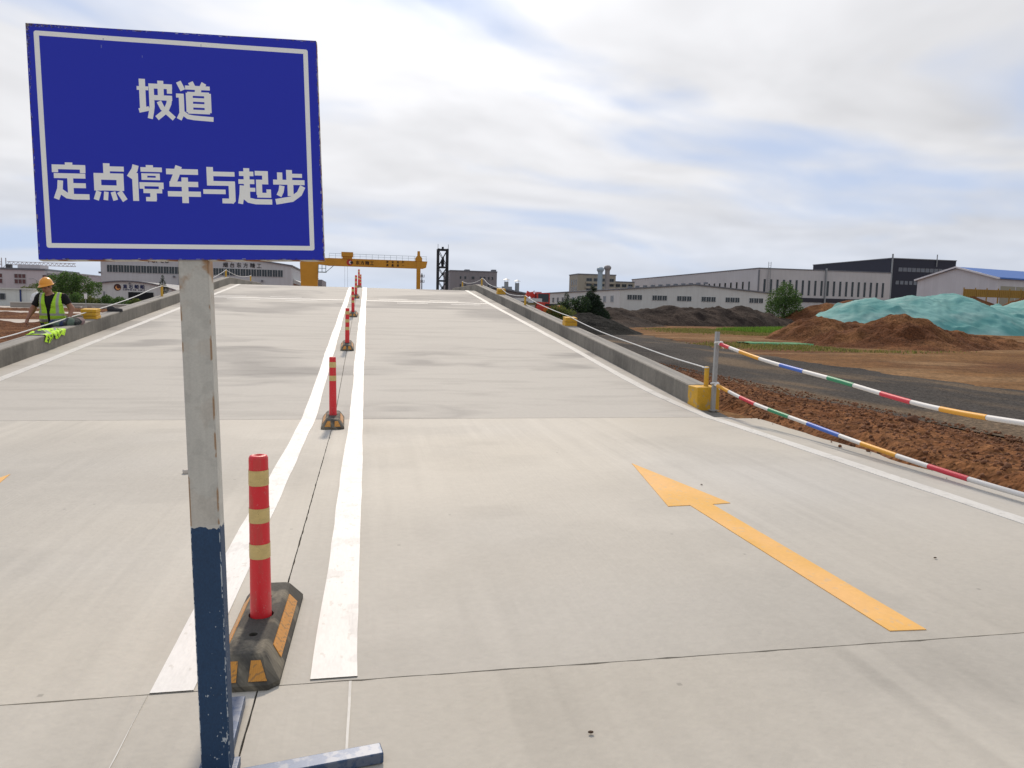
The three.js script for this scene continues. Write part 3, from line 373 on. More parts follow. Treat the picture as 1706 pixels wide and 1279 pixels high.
  // thin dished sheet: a grid so that it is not dead flat
  const sheet = new THREE.PlaneGeometry(SW, SH, 36, 30), sp = sheet.attributes.position; for (let i = 0; i < sp.count; i++) sp.setZ(i, (fbm(sp.getX(i) * 3 + 5, sp.getY(i) * 3 + 5, 2, 1151) - 0.5) * 0.006 * (1 - Math.pow(Math.abs(sp.getX(i)) / SW * 2, 6))); sheet.computeVertexNormals();
  obj('sign_face', sheet.translate(ox, oy, sheetZ), faceMat, bd);
  obj('backing_sheet', rbox(SW, SH, 0.004, 0.0015, ox, oy, sheetZ - 0.0075), rimMat, bd);
  // crossed foot
  const rail = (l) => { const g = rbox(l, 0.034, 0.058, 0.004), p = g.attributes.position, u = g.attributes.uv; for (let i = 0; i < p.count; i++) u.setXY(i, p.getX(i), p.getZ(i) + p.getY(i)); return g; };
  for (const [a, len] of [[0.17, 0.44], [Math.PI / 2 + 0.03, 0.42], [Math.PI + 0.17, 0.44], [-Math.PI / 2 + 0.1, 0.40]]) { const l = obj('foot_leg', rail(len), legMat, sign); l.rotation.y = a; l.position.set(Math.cos(a) * (len / 2 + 0.035), 0.019, 0.068 - Math.sin(a) * (len / 2 + 0.035)); }
  obj('foot_hub', rbox(0.11, 0.03, 0.14, 0.004, 0, 0.0165, 0.03), legMat, sign);
}
// ---------------------------------------------------------------- white ropes on yellow stub posts along the kerbs
const stubMat = new THREE.MeshStandardMaterial({ map: yellowMap, color: lin(0.95, 1, 1), roughness: 0.55 });
const ropeMap = tex(64, 64, (u, v) => { const k = 0.72 + 0.16 * Math.sin((u * 2 + v) * Math.PI * 2); return [k, k, k * 0.97]; });
const ropeMat = new THREE.MeshStandardMaterial({ map: (ropeMap.repeat.set(120, 2), ropeMap), roughness: 0.9 });
const kerbTop = (z) => gh(z) + CH;
function stub(x, z, label, h = 0.29) {
  const o = thing('rope_stub', label, 'post', [x, kerbTop(z) - 0.004, z], 0, 'yellow rope stubs on the ramp kerbs');
  obj('tube', [rod([0, 0, 0], [0, h, 0], 0.033, 20)], stubMat, o); obj('cap', new THREE.SphereGeometry(0.034, 16, 6, 0, 6.3, 0, 1.57).scale(1, 0.35, 1).translate(0, h, 0), stubMat, o);
  obj('base_plate', cyl(0.05, 0.05, 0.012, 20), stubMat, o); return [x, kerbTop(z) + h - 0.01, z];
}
const rc = XR + CW / 2 + 0.02, lc = XL - CW / 2 - 0.01;
const RS = [stub(rc + 0.02, -9.66, 'yellow rope stub on the painted kerb end beside the grey post', 0.28), stub(rc, -21.95, 'yellow rope stub on the right kerb halfway up the ramp'), stub(rc, -30.7, 'yellow rope stub on the right kerb at the crest'), stub(rc, -37.1, 'yellow rope stub on the right kerb beyond the crest')];
const LS = [stub(lc, -10.2, 'yellow rope stub on the left kerb at the foot of the ramp, outside the picture'), stub(lc, -21.9, 'yellow rope stub on the left kerb just left of the sign pole'), stub(lc, -31.4, 'yellow rope stub on the left kerb at the crest'), stub(lc, -37.8, 'yellow rope stub on the left kerb beyond the crest')];
RS[0][1] = 0.602; RS[0][0] = rc;
function rope(a, b, sag, label, mids) {
  const pts = []; const n = 14; for (let i = 0; i <= n; i++) { const t = i / n, s = Math.sin(Math.PI * t) ; pts.push([lerp(a[0], b[0], t) + 0.015 * Math.sin(t * 7), lerp(a[1], b[1], t) - sag * 4 * t * (1 - t), lerp(a[2], b[2], t)]); }
  const o = thing('rope', label, 'rope', [0, 0, 0], 0, 'white ropes along the ramp kerbs');
  obj('cord', mids ? tube(mids, 0.0095, 90, 7) : tube(pts, 0.0095, 70, 7), ropeMat, o); for (const e of [a, b]) obj('loop', new THREE.TorusGeometry(0.038, 0.009, 6, 20).rotateX(Math.PI / 2).translate(e[0], e[1], e[2]), ropeMat, o);
}
rope(RS[0], RS[1], 0.3, 'white rope from the painted kerb end up over the first yellow block', [[rc, 0.60, -9.69], [rc + 0.02, 0.66, -11.0], [rc + 0.03, 0.77, -12.6], [rc + 0.03, 0.92, -14.6], [rc + 0.02, 1.10, -16.3], [rc - 0.01, 1.186, -16.85], [rc, 1.25, -17.7], [rc + 0.01, 1.4, -19.4], [rc + 0.01, 1.56, -20.9], [RS[1][0], RS[1][1], RS[1][2] + 0.03]]);
rope(RS[1], RS[2], 0.3, 'white rope on the right kerb between halfway and the crest', [[rc, RS[1][1], -21.99], [rc + 0.01, 1.73, -23.1], [rc + 0.01, 1.82, -24.9], [rc, 2.02, -26.2], [rc, 2.08, -27.2], [rc, 2.25, -29.0], [rc, 2.47, -30.2], [rc, RS[2][1], -30.68]]);
rope(RS[2], RS[3], 0.13, 'white rope sagging beyond the crest on the right kerb');
rope(LS[0], LS[1], 0.1, 'white rope running behind the vest and the worker on the left kerb', [[lc - 0.02, 0.66, -10.2], [lc - 0.05, 0.70, -12.6], [lc - 0.05, 0.86, -14.4], [lc - 0.03, 1.03, -16.0], [lc, 1.19, -17.6], [lc, 1.42, -19.6], [lc, 1.62, -21.0], [lc, LS[1][1], LS[1][2] + 0.02]]);
rope(LS[1], LS[2], 0.22, 'white rope on the left kerb crossing behind the sign pole');
rope(LS[2], LS[3], 0.14, 'white rope sagging beyond the crest on the left kerb');
// yellow painted blocks set on the kerbs
function kerbBlock(x, z, label, layers) { const o = thing('yellow_block', label, 'block', [x, kerbTop(z) - 0.003, z], 0, 'yellow blocks on the ramp kerbs'); o.rotation.x = Math.atan(SLOPE); const h = 0.2 / layers; for (let i = 0; i < layers; i++) obj(layers > 1 ? 'brick' : 'block_body', rbox(0.29 - (i % 2) * 0.012, h - 0.004, 0.26, 0.008, 0, h * (i + 0.5), (i % 2) * 0.012), yellowMat, o); }
kerbBlock(rc - 0.005, -16.85, 'stacked yellow block on the right kerb halfway along the first rope', 2);
kerbBlock(rc - 0.005, -26.1, 'stacked yellow block on the right kerb near the crest', 2);
kerbBlock(lc + 0.02, -16.45, 'stack of yellow painted bricks on the left kerb behind the worker', 3);

// ---------------------------------------------------------------- steel post with striped barrier ropes
const galv = new THREE.MeshStandardMaterial({ map: tex(256, 512, (u, v) => { const k = 0.36 + 0.16 * (fbm(u * 8, v * 30, 4, 1201, 8, 30) - 0.5) + 0.1 * (fbm(u * 50, v * 160, 2, 1205, 50, 160) - 0.5); return [k, k * 1.02, k * 1.0]; }), roughness: 0.5, metalness: 0.35 });
{
  const o = thing('steel_post', 'slim galvanised steel post beside the yellow kerb end', 'post', [4.665, 0.03, -9.43], 0);
  const angle = (h) => [box(0.05, h, 0.006, 0, h / 2 - 0.02, 0.022), box(0.006, h, 0.044, -0.022, h / 2 - 0.02, -0.003)];
  obj('angle_bar', angle(1.1), galv, o); obj('foot_plate', box(0.12, 0.008, 0.1, 0.01, 0.003, 0), galv, o); o.rotation.z = -0.012;
  const far = thing('steel_post', 'slim galvanised steel post at the near end of the striped ropes, outside the picture', 'post', [5.08, 0.01, -1.1], 0); obj('angle_bar', angle(1.08), galv, far); obj('foot_plate', box(0.12, 0.008, 0.1, 0.01, 0.003, 0), galv, far);
  const cols = { w: mat(0.72, 0.70, 0.66, 0.55), r: mat(0.62, 0.035, 0.06, 0.5), y: mat(0.76, 0.36, 0.03, 0.5), b: mat(0.05, 0.14, 0.52, 0.5), g: mat(0.03, 0.26, 0.12, 0.5) };
  const run = (pts, cuts, names, label) => {
    const t = thing('barrier_rope', label, 'barrier', [0, 0, 0], 0, 'striped barrier ropes'), cv = new THREE.CatmullRomCurve3(pts.map((p) => V3(...p))), N = 600, S = cv.getSpacedPoints(N);
    const upTo = (z) => S.findIndex((p) => p.z >= z);
    for (let i = 0; i < names.length; i++) { const a = i ? upTo(cuts[i - 1]) : 0, b = i < cuts.length ? upTo(cuts[i]) : N; const seg = []; for (let k = a; k <= b; k += Math.max(1, Math.floor((b - a) / 8))) seg.push(S[k]); if (seg[seg.length - 1] !== S[b]) seg.push(S[b]);
      obj(names[i] === 'w' ? 'white_sleeve' : 'coloured_sleeve', new THREE.TubeGeometry(new THREE.CatmullRomCurve3(seg), 14, names[i] === 'w' ? 0.0225 : 0.0245, 12), cols[names[i]], t); }
    obj('knot', [new THREE.TorusGeometry(0.035, 0.012, 8, 18).rotateX(1.3).translate(S[0].x - 0.01, S[0].y + 0.01, S[0].z - 0.01), new THREE.SphereGeometry(0.03, 10, 8).translate(S[0].x + 0.03, S[0].y + 0.005, S[0].z + 0.02), rod([S[0].x + 0.03, S[0].y, S[0].z + 0.03], [S[0].x + 0.06, S[0].y - 0.07, S[0].z + 0.03], 0.008, 6)], cols.w, t);
  };
  run([[4.695, 0.95, -9.42], [4.80, 0.80, -8.4], [4.88, 0.69, -7.08], [4.92, 0.585, -5.77], [4.95, 0.585, -4.8], [5.0, 0.66, -3.2], [5.06, 0.93, -1.12]], [-9.37, -9.16, -8.92, -8.5, -8.07, -7.63, -7.2, -6.78, -6.38, -5.98, -5.63, -5.14, -4.6, -4.2, -3.7, -3.2, -2.6, -2.0], ['w', 'r', 'w', 'y', 'w', 'b', 'w', 'g', 'w', 'r', 'w', 'y', 'w', 'b', 'w', 'g', 'w', 'r', 'w'], 'upper striped barrier rope with red, yellow, blue and green sleeves');
  run([[4.67, 0.392, -9.42], [4.78, 0.25, -8.65], [4.87, 0.15, -7.5], [4.90, 0.085, -6.46], [4.92, 0.045, -5.33], [4.93, 0.04, -4.71], [4.98, 0.06, -3.2], [5.06, 0.37, -1.12]], [-9.36, -9.1, -8.86, -8.55, -8.25, -7.85, -7.5, -6.95, -6.6, -6.1, -5.7, -5.25, -4.5, -4.15, -3.8, -3.2, -2.5, -1.8], ['w', 'y', 'w', 'r', 'w', 'g', 'w', 'b', 'w', 'y', 'w', 'r', 'w', 'b', 'w', 'g', 'w', 'r', 'w'], 'lower striped barrier rope sagging onto the soil edge');
}
// pebble and small litter on the paving
{
  const st = obj('concrete_chip', rbox(0.055, 0.034, 0.045, 0.008), mat(0.55, 0.5, 0.44, 0.9)); st.position.set(-1.405, 0.016, -6.2); st.rotation.y = 0.5; tag(st, 'small pale concrete chip lying beside the sign pole', 'stone');
  for (const [x, z, l] of [[2.62, -5.42, 'dark speck of dirt lying on the head of the yellow arrow'], [0.72, -2.2, 'dark speck of dirt at the bottom of the picture'], [3.2, -3.6, 'dark speck of dirt to the right of the arrow tail']]) { const c = obj('dirt_speck', new THREE.IcosahedronGeometry(0.007, 1).scale(1.4, 0.5, 1), mat(0.06, 0.035, 0.02, 1)); c.position.set(x, 0.008, z); tag(c, l, 'dirt'); }
}
// ---------------------------------------------------------------- bodies from distance fields
function sdfGeo(f, c, L, cell) {   // f(x, y, z) < 0 inside; cube of half size L round c
  const N = Math.ceil(2 * L / cell), mc = new MarchingCubes(N, new THREE.MeshStandardMaterial(), false, false, 200000); mc.isolation = 0;
  for (let k = 0; k < N; k++) for (let j = 0; j < N; j++) for (let i = 0; i < N; i++) mc.field[N * N * k + N * j + i] = -f(c[0] + L * (i - N / 2) / (N / 2), c[1] + L * (j - N / 2) / (N / 2), c[2] + L * (k - N / 2) / (N / 2));
  mc.update(); const n = mc.count, p = new Float32Array(n * 3); for (let i = 0; i < n; i++) { p[i * 3] = c[0] + L * mc.positionArray[i * 3]; p[i * 3 + 1] = c[1] + L * mc.positionArray[i * 3 + 1]; p[i * 3 + 2] = c[2] + L * mc.positionArray[i * 3 + 2]; }
  let g = new THREE.BufferGeometry(); g.setAttribute('position', new THREE.BufferAttribute(p, 3)); g = mergeVertices(g, cell * 0.02); g.computeVertexNormals(); return g;
}
const cap = (a, b, ra, rb) => { const dx = b[0] - a[0], dy = b[1] - a[1], dz = b[2] - a[2], l2 = dx * dx + dy * dy + dz * dz; return (x, y, z) => { const px = x - a[0], py = y - a[1], pz = z - a[2], t = clamp((px * dx + py * dy + pz * dz) / l2, 0, 1); return Math.hypot(px - dx * t, py - dy * t, pz - dz * t) - (ra + (rb - ra) * t); }; };
const ell = (c, r) => (x, y, z) => { const k = Math.hypot((x - c[0]) / r[0], (y - c[1]) / r[1], (z - c[2]) / r[2]); return (k - 1) * Math.min(...r); };
const smin = (a, b, k) => { const h = Math.max(k - Math.abs(a - b), 0) / k; return Math.min(a, b) - h * h * k * 0.25; };
const blend = (fs, k) => (x, y, z) => { let d = 9; for (const f of fs) d = smin(d, f(x, y, z), k); return d; };
{
  const w = thing('person', 'worker in yellow hard hat and lime safety vest standing behind the kerb', 'person', [-5.89, -0.03, -15.62]);
  const S = [[-0.185, 1.385, 0.03], [0.215, 1.40, -0.01]], E = [[-0.315, 1.135, 0.03], [0.335, 1.17, -0.05]], W = [[-0.365, 0.965, 0.13], [0.335, 0.985, 0.10]];
  const torso = [cap([0.015, 1.32, 0.01], [0.015, 0.98, -0.03], 0.125, 0.125), cap([-0.13, 1.36, 0.02], [0.16, 1.375, 0], 0.07, 0.07), cap([-0.06, 1.25, 0.05], [0.09, 1.25, 0.05], 0.10, 0.10), cap([-0.07, 0.95, -0.02], [0.10, 0.95, -0.02], 0.115, 0.115), cap([-0.05, 1.08, 0.03], [0.08, 1.08, 0.03], 0.115, 0.115)];
  const uarm = [0, 1].map((i) => cap(S[i], E[i], 0.058, 0.046)), farm = [0, 1].map((i) => cap(E[i], W[i], 0.045, 0.029));
  const legs = [[-0.075, 0.10], [0.105, 0.10]].map(([x]) => [cap([x, 0.92, -0.02], [x - 0.005, 0.5, 0.0], 0.10, 0.065), cap([x - 0.005, 0.5, 0.0], [x, 0.1, -0.04], 0.064, 0.042)]).flat(), feet = [[-0.075], [0.105]].map(([x]) => cap([x, 0.05, -0.06], [x - 0.02, 0.04, 0.13], 0.045, 0.04));
  const neck = cap([0.005, 1.38, 0.03], [-0.015, 1.50, 0.075], 0.062, 0.056);
  const body = sdfGeo(blend([...torso, ...uarm, ...farm, ...legs, ...feet, neck], 0.05), [0, 0.8, 0], 0.86, 0.021);
  // head in its own frame, turned to the left of the picture and bowed a little
  const HM = new THREE.Matrix4().compose(V3(-0.025, 1.575, 0.10), new THREE.Quaternion().setFromEuler(new THREE.Euler(0.28, -0.42, 0.05, 'YXZ')), V3(1, 1, 1));
  const headF = blend([ell([0, 0.03, -0.012], [0.078, 0.098, 0.097]), ell([0, -0.045, 0.022], [0.06, 0.068, 0.068]), ell([0, -0.088, 0.052], [0.028, 0.024, 0.026]), cap([0, 0.01, 0.084], [0, -0.028, 0.104], 0.009, 0.015), ell([0, 0.022, 0.078], [0.055, 0.012, 0.012]), ell([-0.079, -0.01, -0.012], [0.012, 0.033, 0.02]), ell([0.079, -0.01, -0.012], [0.012, 0.033, 0.02]), cap([-0.02, -0.06, 0.08], [0.02, -0.06, 0.08], 0.008, 0.008), ell([-0.04, -0.025, 0.06], [0.02, 0.018, 0.015]), ell([0.04, -0.025, 0.06], [0.02, 0.018, 0.015])], 0.018);
  const eyes = (x, y, z) => Math.min(Math.hypot(x - 0.031, y - 0.004, z - 0.088), Math.hypot(x + 0.031, y - 0.004, z - 0.088)) - 0.011;
  const head = sdfGeo((x, y, z) => Math.max(headF(x, y, z), -eyes(x, y, z)), [0, -0.005, 0], 0.14, 0.0042).applyMatrix4(HM);
  // hands: palm, four fingers of unequal length and a thumb from the side of the palm
  const hand = (wr, s) => { const d = [s * -0.02, -0.085, 0.012], P = [wr[0] + d[0], wr[1] + d[1], wr[2] + d[2]], f = [cap([wr[0], wr[1] + 0.02, wr[2] - 0.01], [P[0], P[1] + 0.02, P[2]], 0.026, 0.026), cap([wr[0] + s * 0.012, wr[1] - 0.03, wr[2] + 0.02], [P[0] + s * 0.01, P[1] + 0.012, P[2] + 0.026], 0.02, 0.02), cap([wr[0], wr[1] - 0.03, wr[2] - 0.02], [P[0], P[1] + 0.012, P[2] - 0.022], 0.018, 0.018)];
    [[0.034, 0.072], [0.012, 0.082], [-0.011, 0.076], [-0.033, 0.06]].forEach(([o, l], i) => { const b = [P[0], P[1] + 0.005, P[2] + o], m = [b[0] + s * 0.012, b[1] - l * 0.52, b[2] + o * 0.12], t = [m[0] + s * 0.024, m[1] - l * 0.42, m[2]]; f.push(cap(b, m, 0.0098, 0.009), cap(m, t, 0.009, 0.0078)); });
    const tb = [wr[0], wr[1] - 0.03, wr[2] + 0.03], tm = [tb[0] + s * 0.012, tb[1] - 0.035, tb[2] + 0.028], tt = [tm[0] + s * 0.014, tm[1] - 0.033, tm[2] + 0.006]; f.push(cap(tb, tm, 0.013, 0.011), cap(tm, tt, 0.011, 0.009)); return sdfGeo(blend(f, 0.006), [wr[0], wr[1] - 0.08, wr[2] + 0.01], 0.125, 0.0042); };
  const skin = new THREE.MeshStandardMaterial({ color: lin(0.30, 0.145, 0.09), roughness: 0.6 });
  obj('body', [body, head, hand(W[0], 1), hand(W[1], -1)], skin, w);
  const eyeG = [-1, 1].map((s) => new THREE.SphereGeometry(0.0115, 12, 8).translate(s * 0.031, 0.003, 0.083)); obj('eyes', eyeG.map((g) => g.applyMatrix4(HM)), mat(0.12, 0.1, 0.09, 0.3), w);
  obj('hair', sdfGeo((x, y, z) => Math.max(ell([0, 0.03, -0.018], [0.083, 0.10, 0.10])(x, y, z), -(ell([0, -0.02, 0.09], [0.075, 0.09, 0.09])(x, y, z)), -(y + 0.03)), [0, 0.03, -0.02], 0.13, 0.006).applyMatrix4(HM), mat(0.012, 0.011, 0.01, 0.8), w);
  const wr = (f, k, o) => (x, y, z) => f(x, y, z) - o - 0.011 * (fbm(x * 12 + y * 5, y * 18 + z * 6, 3, 1301) - 0.5) * 2;
  const shirtF = blend([...torso, ...uarm], 0.05); obj('t_shirt', sdfGeo((x, y, z) => Math.max(wr(shirtF, 0, 0.012)(x, y, z), 0.86 - y, y - 1.455 + 0.35 * Math.max(0, 0.08 - Math.hypot(x - 0.005, z - 0.05)) * 2, (Math.abs(x - 0.015) - 0.29) * (y < 1.3 ? 0 : 0) + (Math.hypot(x - E[0][0], y - E[0][1], z - E[0][2]) < 0.11 ? 0.11 - Math.hypot(x - E[0][0], y - E[0][1], z - E[0][2]) : -1), (Math.hypot(x - E[1][0], y - E[1][1], z - E[1][2]) < 0.12 ? 0.12 - Math.hypot(x - E[1][0], y - E[1][1], z - E[1][2]) : -1)), [0, 1.16, 0], 0.44, 0.0125), mat(0.008, 0.008, 0.009, 1), w);
  const vestF = blend(torso, 0.06); const vg = sdfGeo((x, y, z) => { const f = z > 0.0 ? 0.022 + Math.max(0, (y - 1.10)) * 0.20 - Math.abs(x - 0.012 + (1.2 - y) * 0.02) : -1, arm = Math.min(...[0, 1].map((i) => Math.hypot(x - S[i][0] * 1.13, (y - S[i][1] + 0.06) * 0.75, z - S[i][2]))); return Math.max(wr(vestF, 0, 0.03)(x, y, z), -(vestF(x, y, z) - 0.016), 0.865 + 0.03 * Math.max(0, -x) - y, y - 1.52, f, 0.105 - arm); }, [0.01, 1.17, 0], 0.38, 0.0105);
  const vp = vg.attributes.position, vc = new Float32Array(vp.count * 3); for (let i = 0; i < vp.count; i++) { const x = vp.getX(i), y = vp.getY(i), st = (y > 0.925 && y < 0.968) || (y > 1.035 && y < 1.075) || (y > 1.07 && Math.abs(Math.abs(x - 0.012) - 0.145) < 0.022); const k = 0.9 + 0.2 * fbm(x * 30, y * 30, 2, 1305); vc.set(st ? [0.33 * k, 0.34 * k, 0.30 * k] : [0.36 * k, 0.64 * k, 0.03 * k], i * 3); } vg.setAttribute('color', new THREE.BufferAttribute(vc, 3));
  obj('safety_vest', vg, new THREE.MeshStandardMaterial({ vertexColors: true, roughness: 0.75 }), w);
  const legF = blend([...legs, torso[3]], 0.05); obj('trousers', sdfGeo((x, y, z) => Math.max(wr(legF, 0, 0.02)(x, y, z), y - 0.985, 0.1 - y), [0, 0.54, 0], 0.56, 0.019), mat(0.018, 0.02, 0.04, 0.95), w);
  obj('shoes', sdfGeo((x, y, z) => Math.max(blend(feet, 0.02)(x, y, z) - 0.014, 0.005 - y), [0, 0.1, 0.03], 0.24, 0.012), mat(0.03, 0.025, 0.02, 0.8), w);
  obj('belt_pouch', [rbox(0.1, 0.05, 0.04, 0.01, -0.075, 0.935, 0.135), rbox(0.07, 0.015, 0.044, 0.004, -0.075, 0.952, 0.136)], mat(0.16, 0.14, 0.13, 0.6), w);
  const hp = []; for (let i = 0; i <= 14; i++) { const a = i / 14 * Math.PI / 2; hp.push(new THREE.Vector2(Math.sin(a) * 0.125, 0.12 * Math.cos(a) + 0.0)); } hp.push(new THREE.Vector2(0.128, -0.02), new THREE.Vector2(0.14, -0.028), new THREE.Vector2(0.139, -0.034), new THREE.Vector2(0.122, -0.03), new THREE.Vector2(0.118, 0.0));
  const hel = new THREE.LatheGeometry(hp, 40).scale(0.90, 1, 1.06), hq = hel.attributes.position; for (let i = 0; i < hq.count; i++) { const z = hq.getZ(i), y = hq.getY(i); if (y < -0.01 && z > 0.06) hq.setZ(i, z + (z - 0.06) * 0.45); if (y > 0 && Math.abs(hq.getX(i)) < 0.02) hq.setY(i, y + 0.006 * (1 - Math.abs(hq.getX(i)) / 0.02)); } hel.computeVertexNormals();
  obj('hard_hat', hel.scale(0.95, 1, 0.95).translate(0, 0.06, 0.0).applyMatrix4(HM), new THREE.MeshPhysicalMaterial({ color: lin(0.78, 0.31, 0.012), roughness: 0.32, clearcoat: 0.3 }), w);
  // things left on the kerb beside him
  const limeMat = new THREE.MeshStandardMaterial({ vertexColors: true, roughness: 0.75, side: THREE.DoubleSide });
  const kt = (z) => kerbTop(z), nu = 60, nv = 46, P = [], C = [], I = [];
  for (let j = 0; j <= nv; j++) for (let i = 0; i <= nu; i++) {   // cloth from behind the kerb, over its top and down the inner face
    const u = i / nu, v = j / nv, s = lerp(-0.14, 0.44, u) + (vn(v * 5, 3, 1311) - 0.5) * 0.14, z0 = -14.75 + v * 0.85 + (vn(u * 4, 8, 1313) - 0.5) * 0.1 + u * 0.12; const wid = CW; let x, y, f = fbm(u * 5, v * 5, 3, 1315), bump = 0.012 + 0.085 * Math.pow(f, 1.5) * Math.sin(Math.PI * clamp(v, 0.03, 0.97));
    if (s < wid) { x = XL - wid + s; y = kt(z0) + bump * sstep(-0.1, 0.06, s); if (s < 0) y -= 0.03 + -s * 0.6; } else { x = XL + 0.012 + bump * 0.6; y = kt(z0) + bump * 0.4 - (s - wid) * 0.75; }
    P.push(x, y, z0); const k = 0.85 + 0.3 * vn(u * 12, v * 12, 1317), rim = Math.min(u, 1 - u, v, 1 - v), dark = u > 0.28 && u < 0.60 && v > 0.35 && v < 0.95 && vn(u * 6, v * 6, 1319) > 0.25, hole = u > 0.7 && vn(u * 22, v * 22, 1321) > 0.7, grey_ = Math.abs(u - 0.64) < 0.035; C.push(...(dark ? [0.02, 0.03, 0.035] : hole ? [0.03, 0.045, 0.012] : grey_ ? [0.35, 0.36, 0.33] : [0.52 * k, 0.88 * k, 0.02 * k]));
    if (i < nu && j < nv) { const q = j * (nu + 1) + i; I.push(q, q + 1, q + nu + 1, q + 1, q + nu + 2, q + nu + 1); } }
  const cg = new THREE.BufferGeometry(); cg.setAttribute('position', new THREE.Float32BufferAttribute(P, 3)); cg.setAttribute('color', new THREE.Float32BufferAttribute(C, 3)); cg.setIndex(I); cg.computeVertexNormals();
  tag(obj('spare_vest', cg, limeMat), 'crumpled lime safety vest draped over the kerb in front of the worker', 'vest');
  const pile = sdfGeo((x, y, z) => blend([ell([-0.12, 0.05, 0.08], [0.17, 0.09, 0.2]), ell([0.04, 0.06, -0.05], [0.15, 0.10, 0.16]), ell([0.13, 0.06, -0.22], [0.10, 0.08, 0.14])], 0.06)(x, y, z) - 0.05 * (fbm(x * 9 + z * 4, y * 9 + z * 9, 3, 1331) - 0.5), [0, 0.05, -0.02], 0.42, 0.012), pp = pile.attributes.position, pc = new Float32Array(pp.count * 3); for (let i = 0; i < pp.count; i++) { const x = pp.getX(i), z = pp.getZ(i), q = vn(x * 9 + 3, z * 9 + pp.getY(i) * 6, 1333); pc.set(z < -0.14 ? [0.20, 0.14, 0.14] : q > 0.55 ? [0.10, 0.14, 0.11] : x < 0 ? [0.02, 0.03, 0.09] : [0.03, 0.035, 0.035], i * 3); } pile.setAttribute('color', new THREE.BufferAttribute(pc, 3));
  const pl = obj('clothes_pile', pile, new THREE.MeshStandardMaterial({ vertexColors: true, roughness: 0.95 })); pl.position.set(XL - 0.17, kt(-15.35) - 0.012, -15.35); pl.rotation.x = Math.atan(SLOPE); pl.scale.set(0.9, 0.9, 1); tag(pl, 'dark blue and brown bundle of clothes lying on the kerb', 'clothes');
  const gb = obj('grey_board', rbox(0.34, 0.13, 0.05, 0.006), mat(0.26, 0.25, 0.22, 0.9)); gb.position.set(XL - 0.36, kt(-16.2) + 0.02, -16.15); tag(gb, 'grey board standing on edge beside the stack of yellow bricks', 'board');
  const sh = sdfGeo((x, y, z) => Math.max(blend([cap([-0.08, 0.04, 0], [0.11, 0.028, 0], 0.045, 0.035), cap([-0.09, 0.08, 0], [-0.03, 0.07, 0], 0.04, 0.035)], 0.03)(x, y, z), 0.0 - y, -(ell([-0.07, 0.125, 0], [0.055, 0.04, 0.028])(x, y, z))), [0, 0.06, 0], 0.2, 0.008); const so = obj('work_shoe', [sh, rbox(0.27, 0.014, 0.08, 0.005, 0.01, 0.006, 0)], mat(0.03, 0.03, 0.034, 0.7)); so.position.set(XL - 0.13, kt(-17.85) - 0.002, -17.85); so.rotation.set(0, 0.15, 0); so.scale.setScalar(1.15); tag(so, 'dark work shoe left on the left kerb', 'shoe');
}
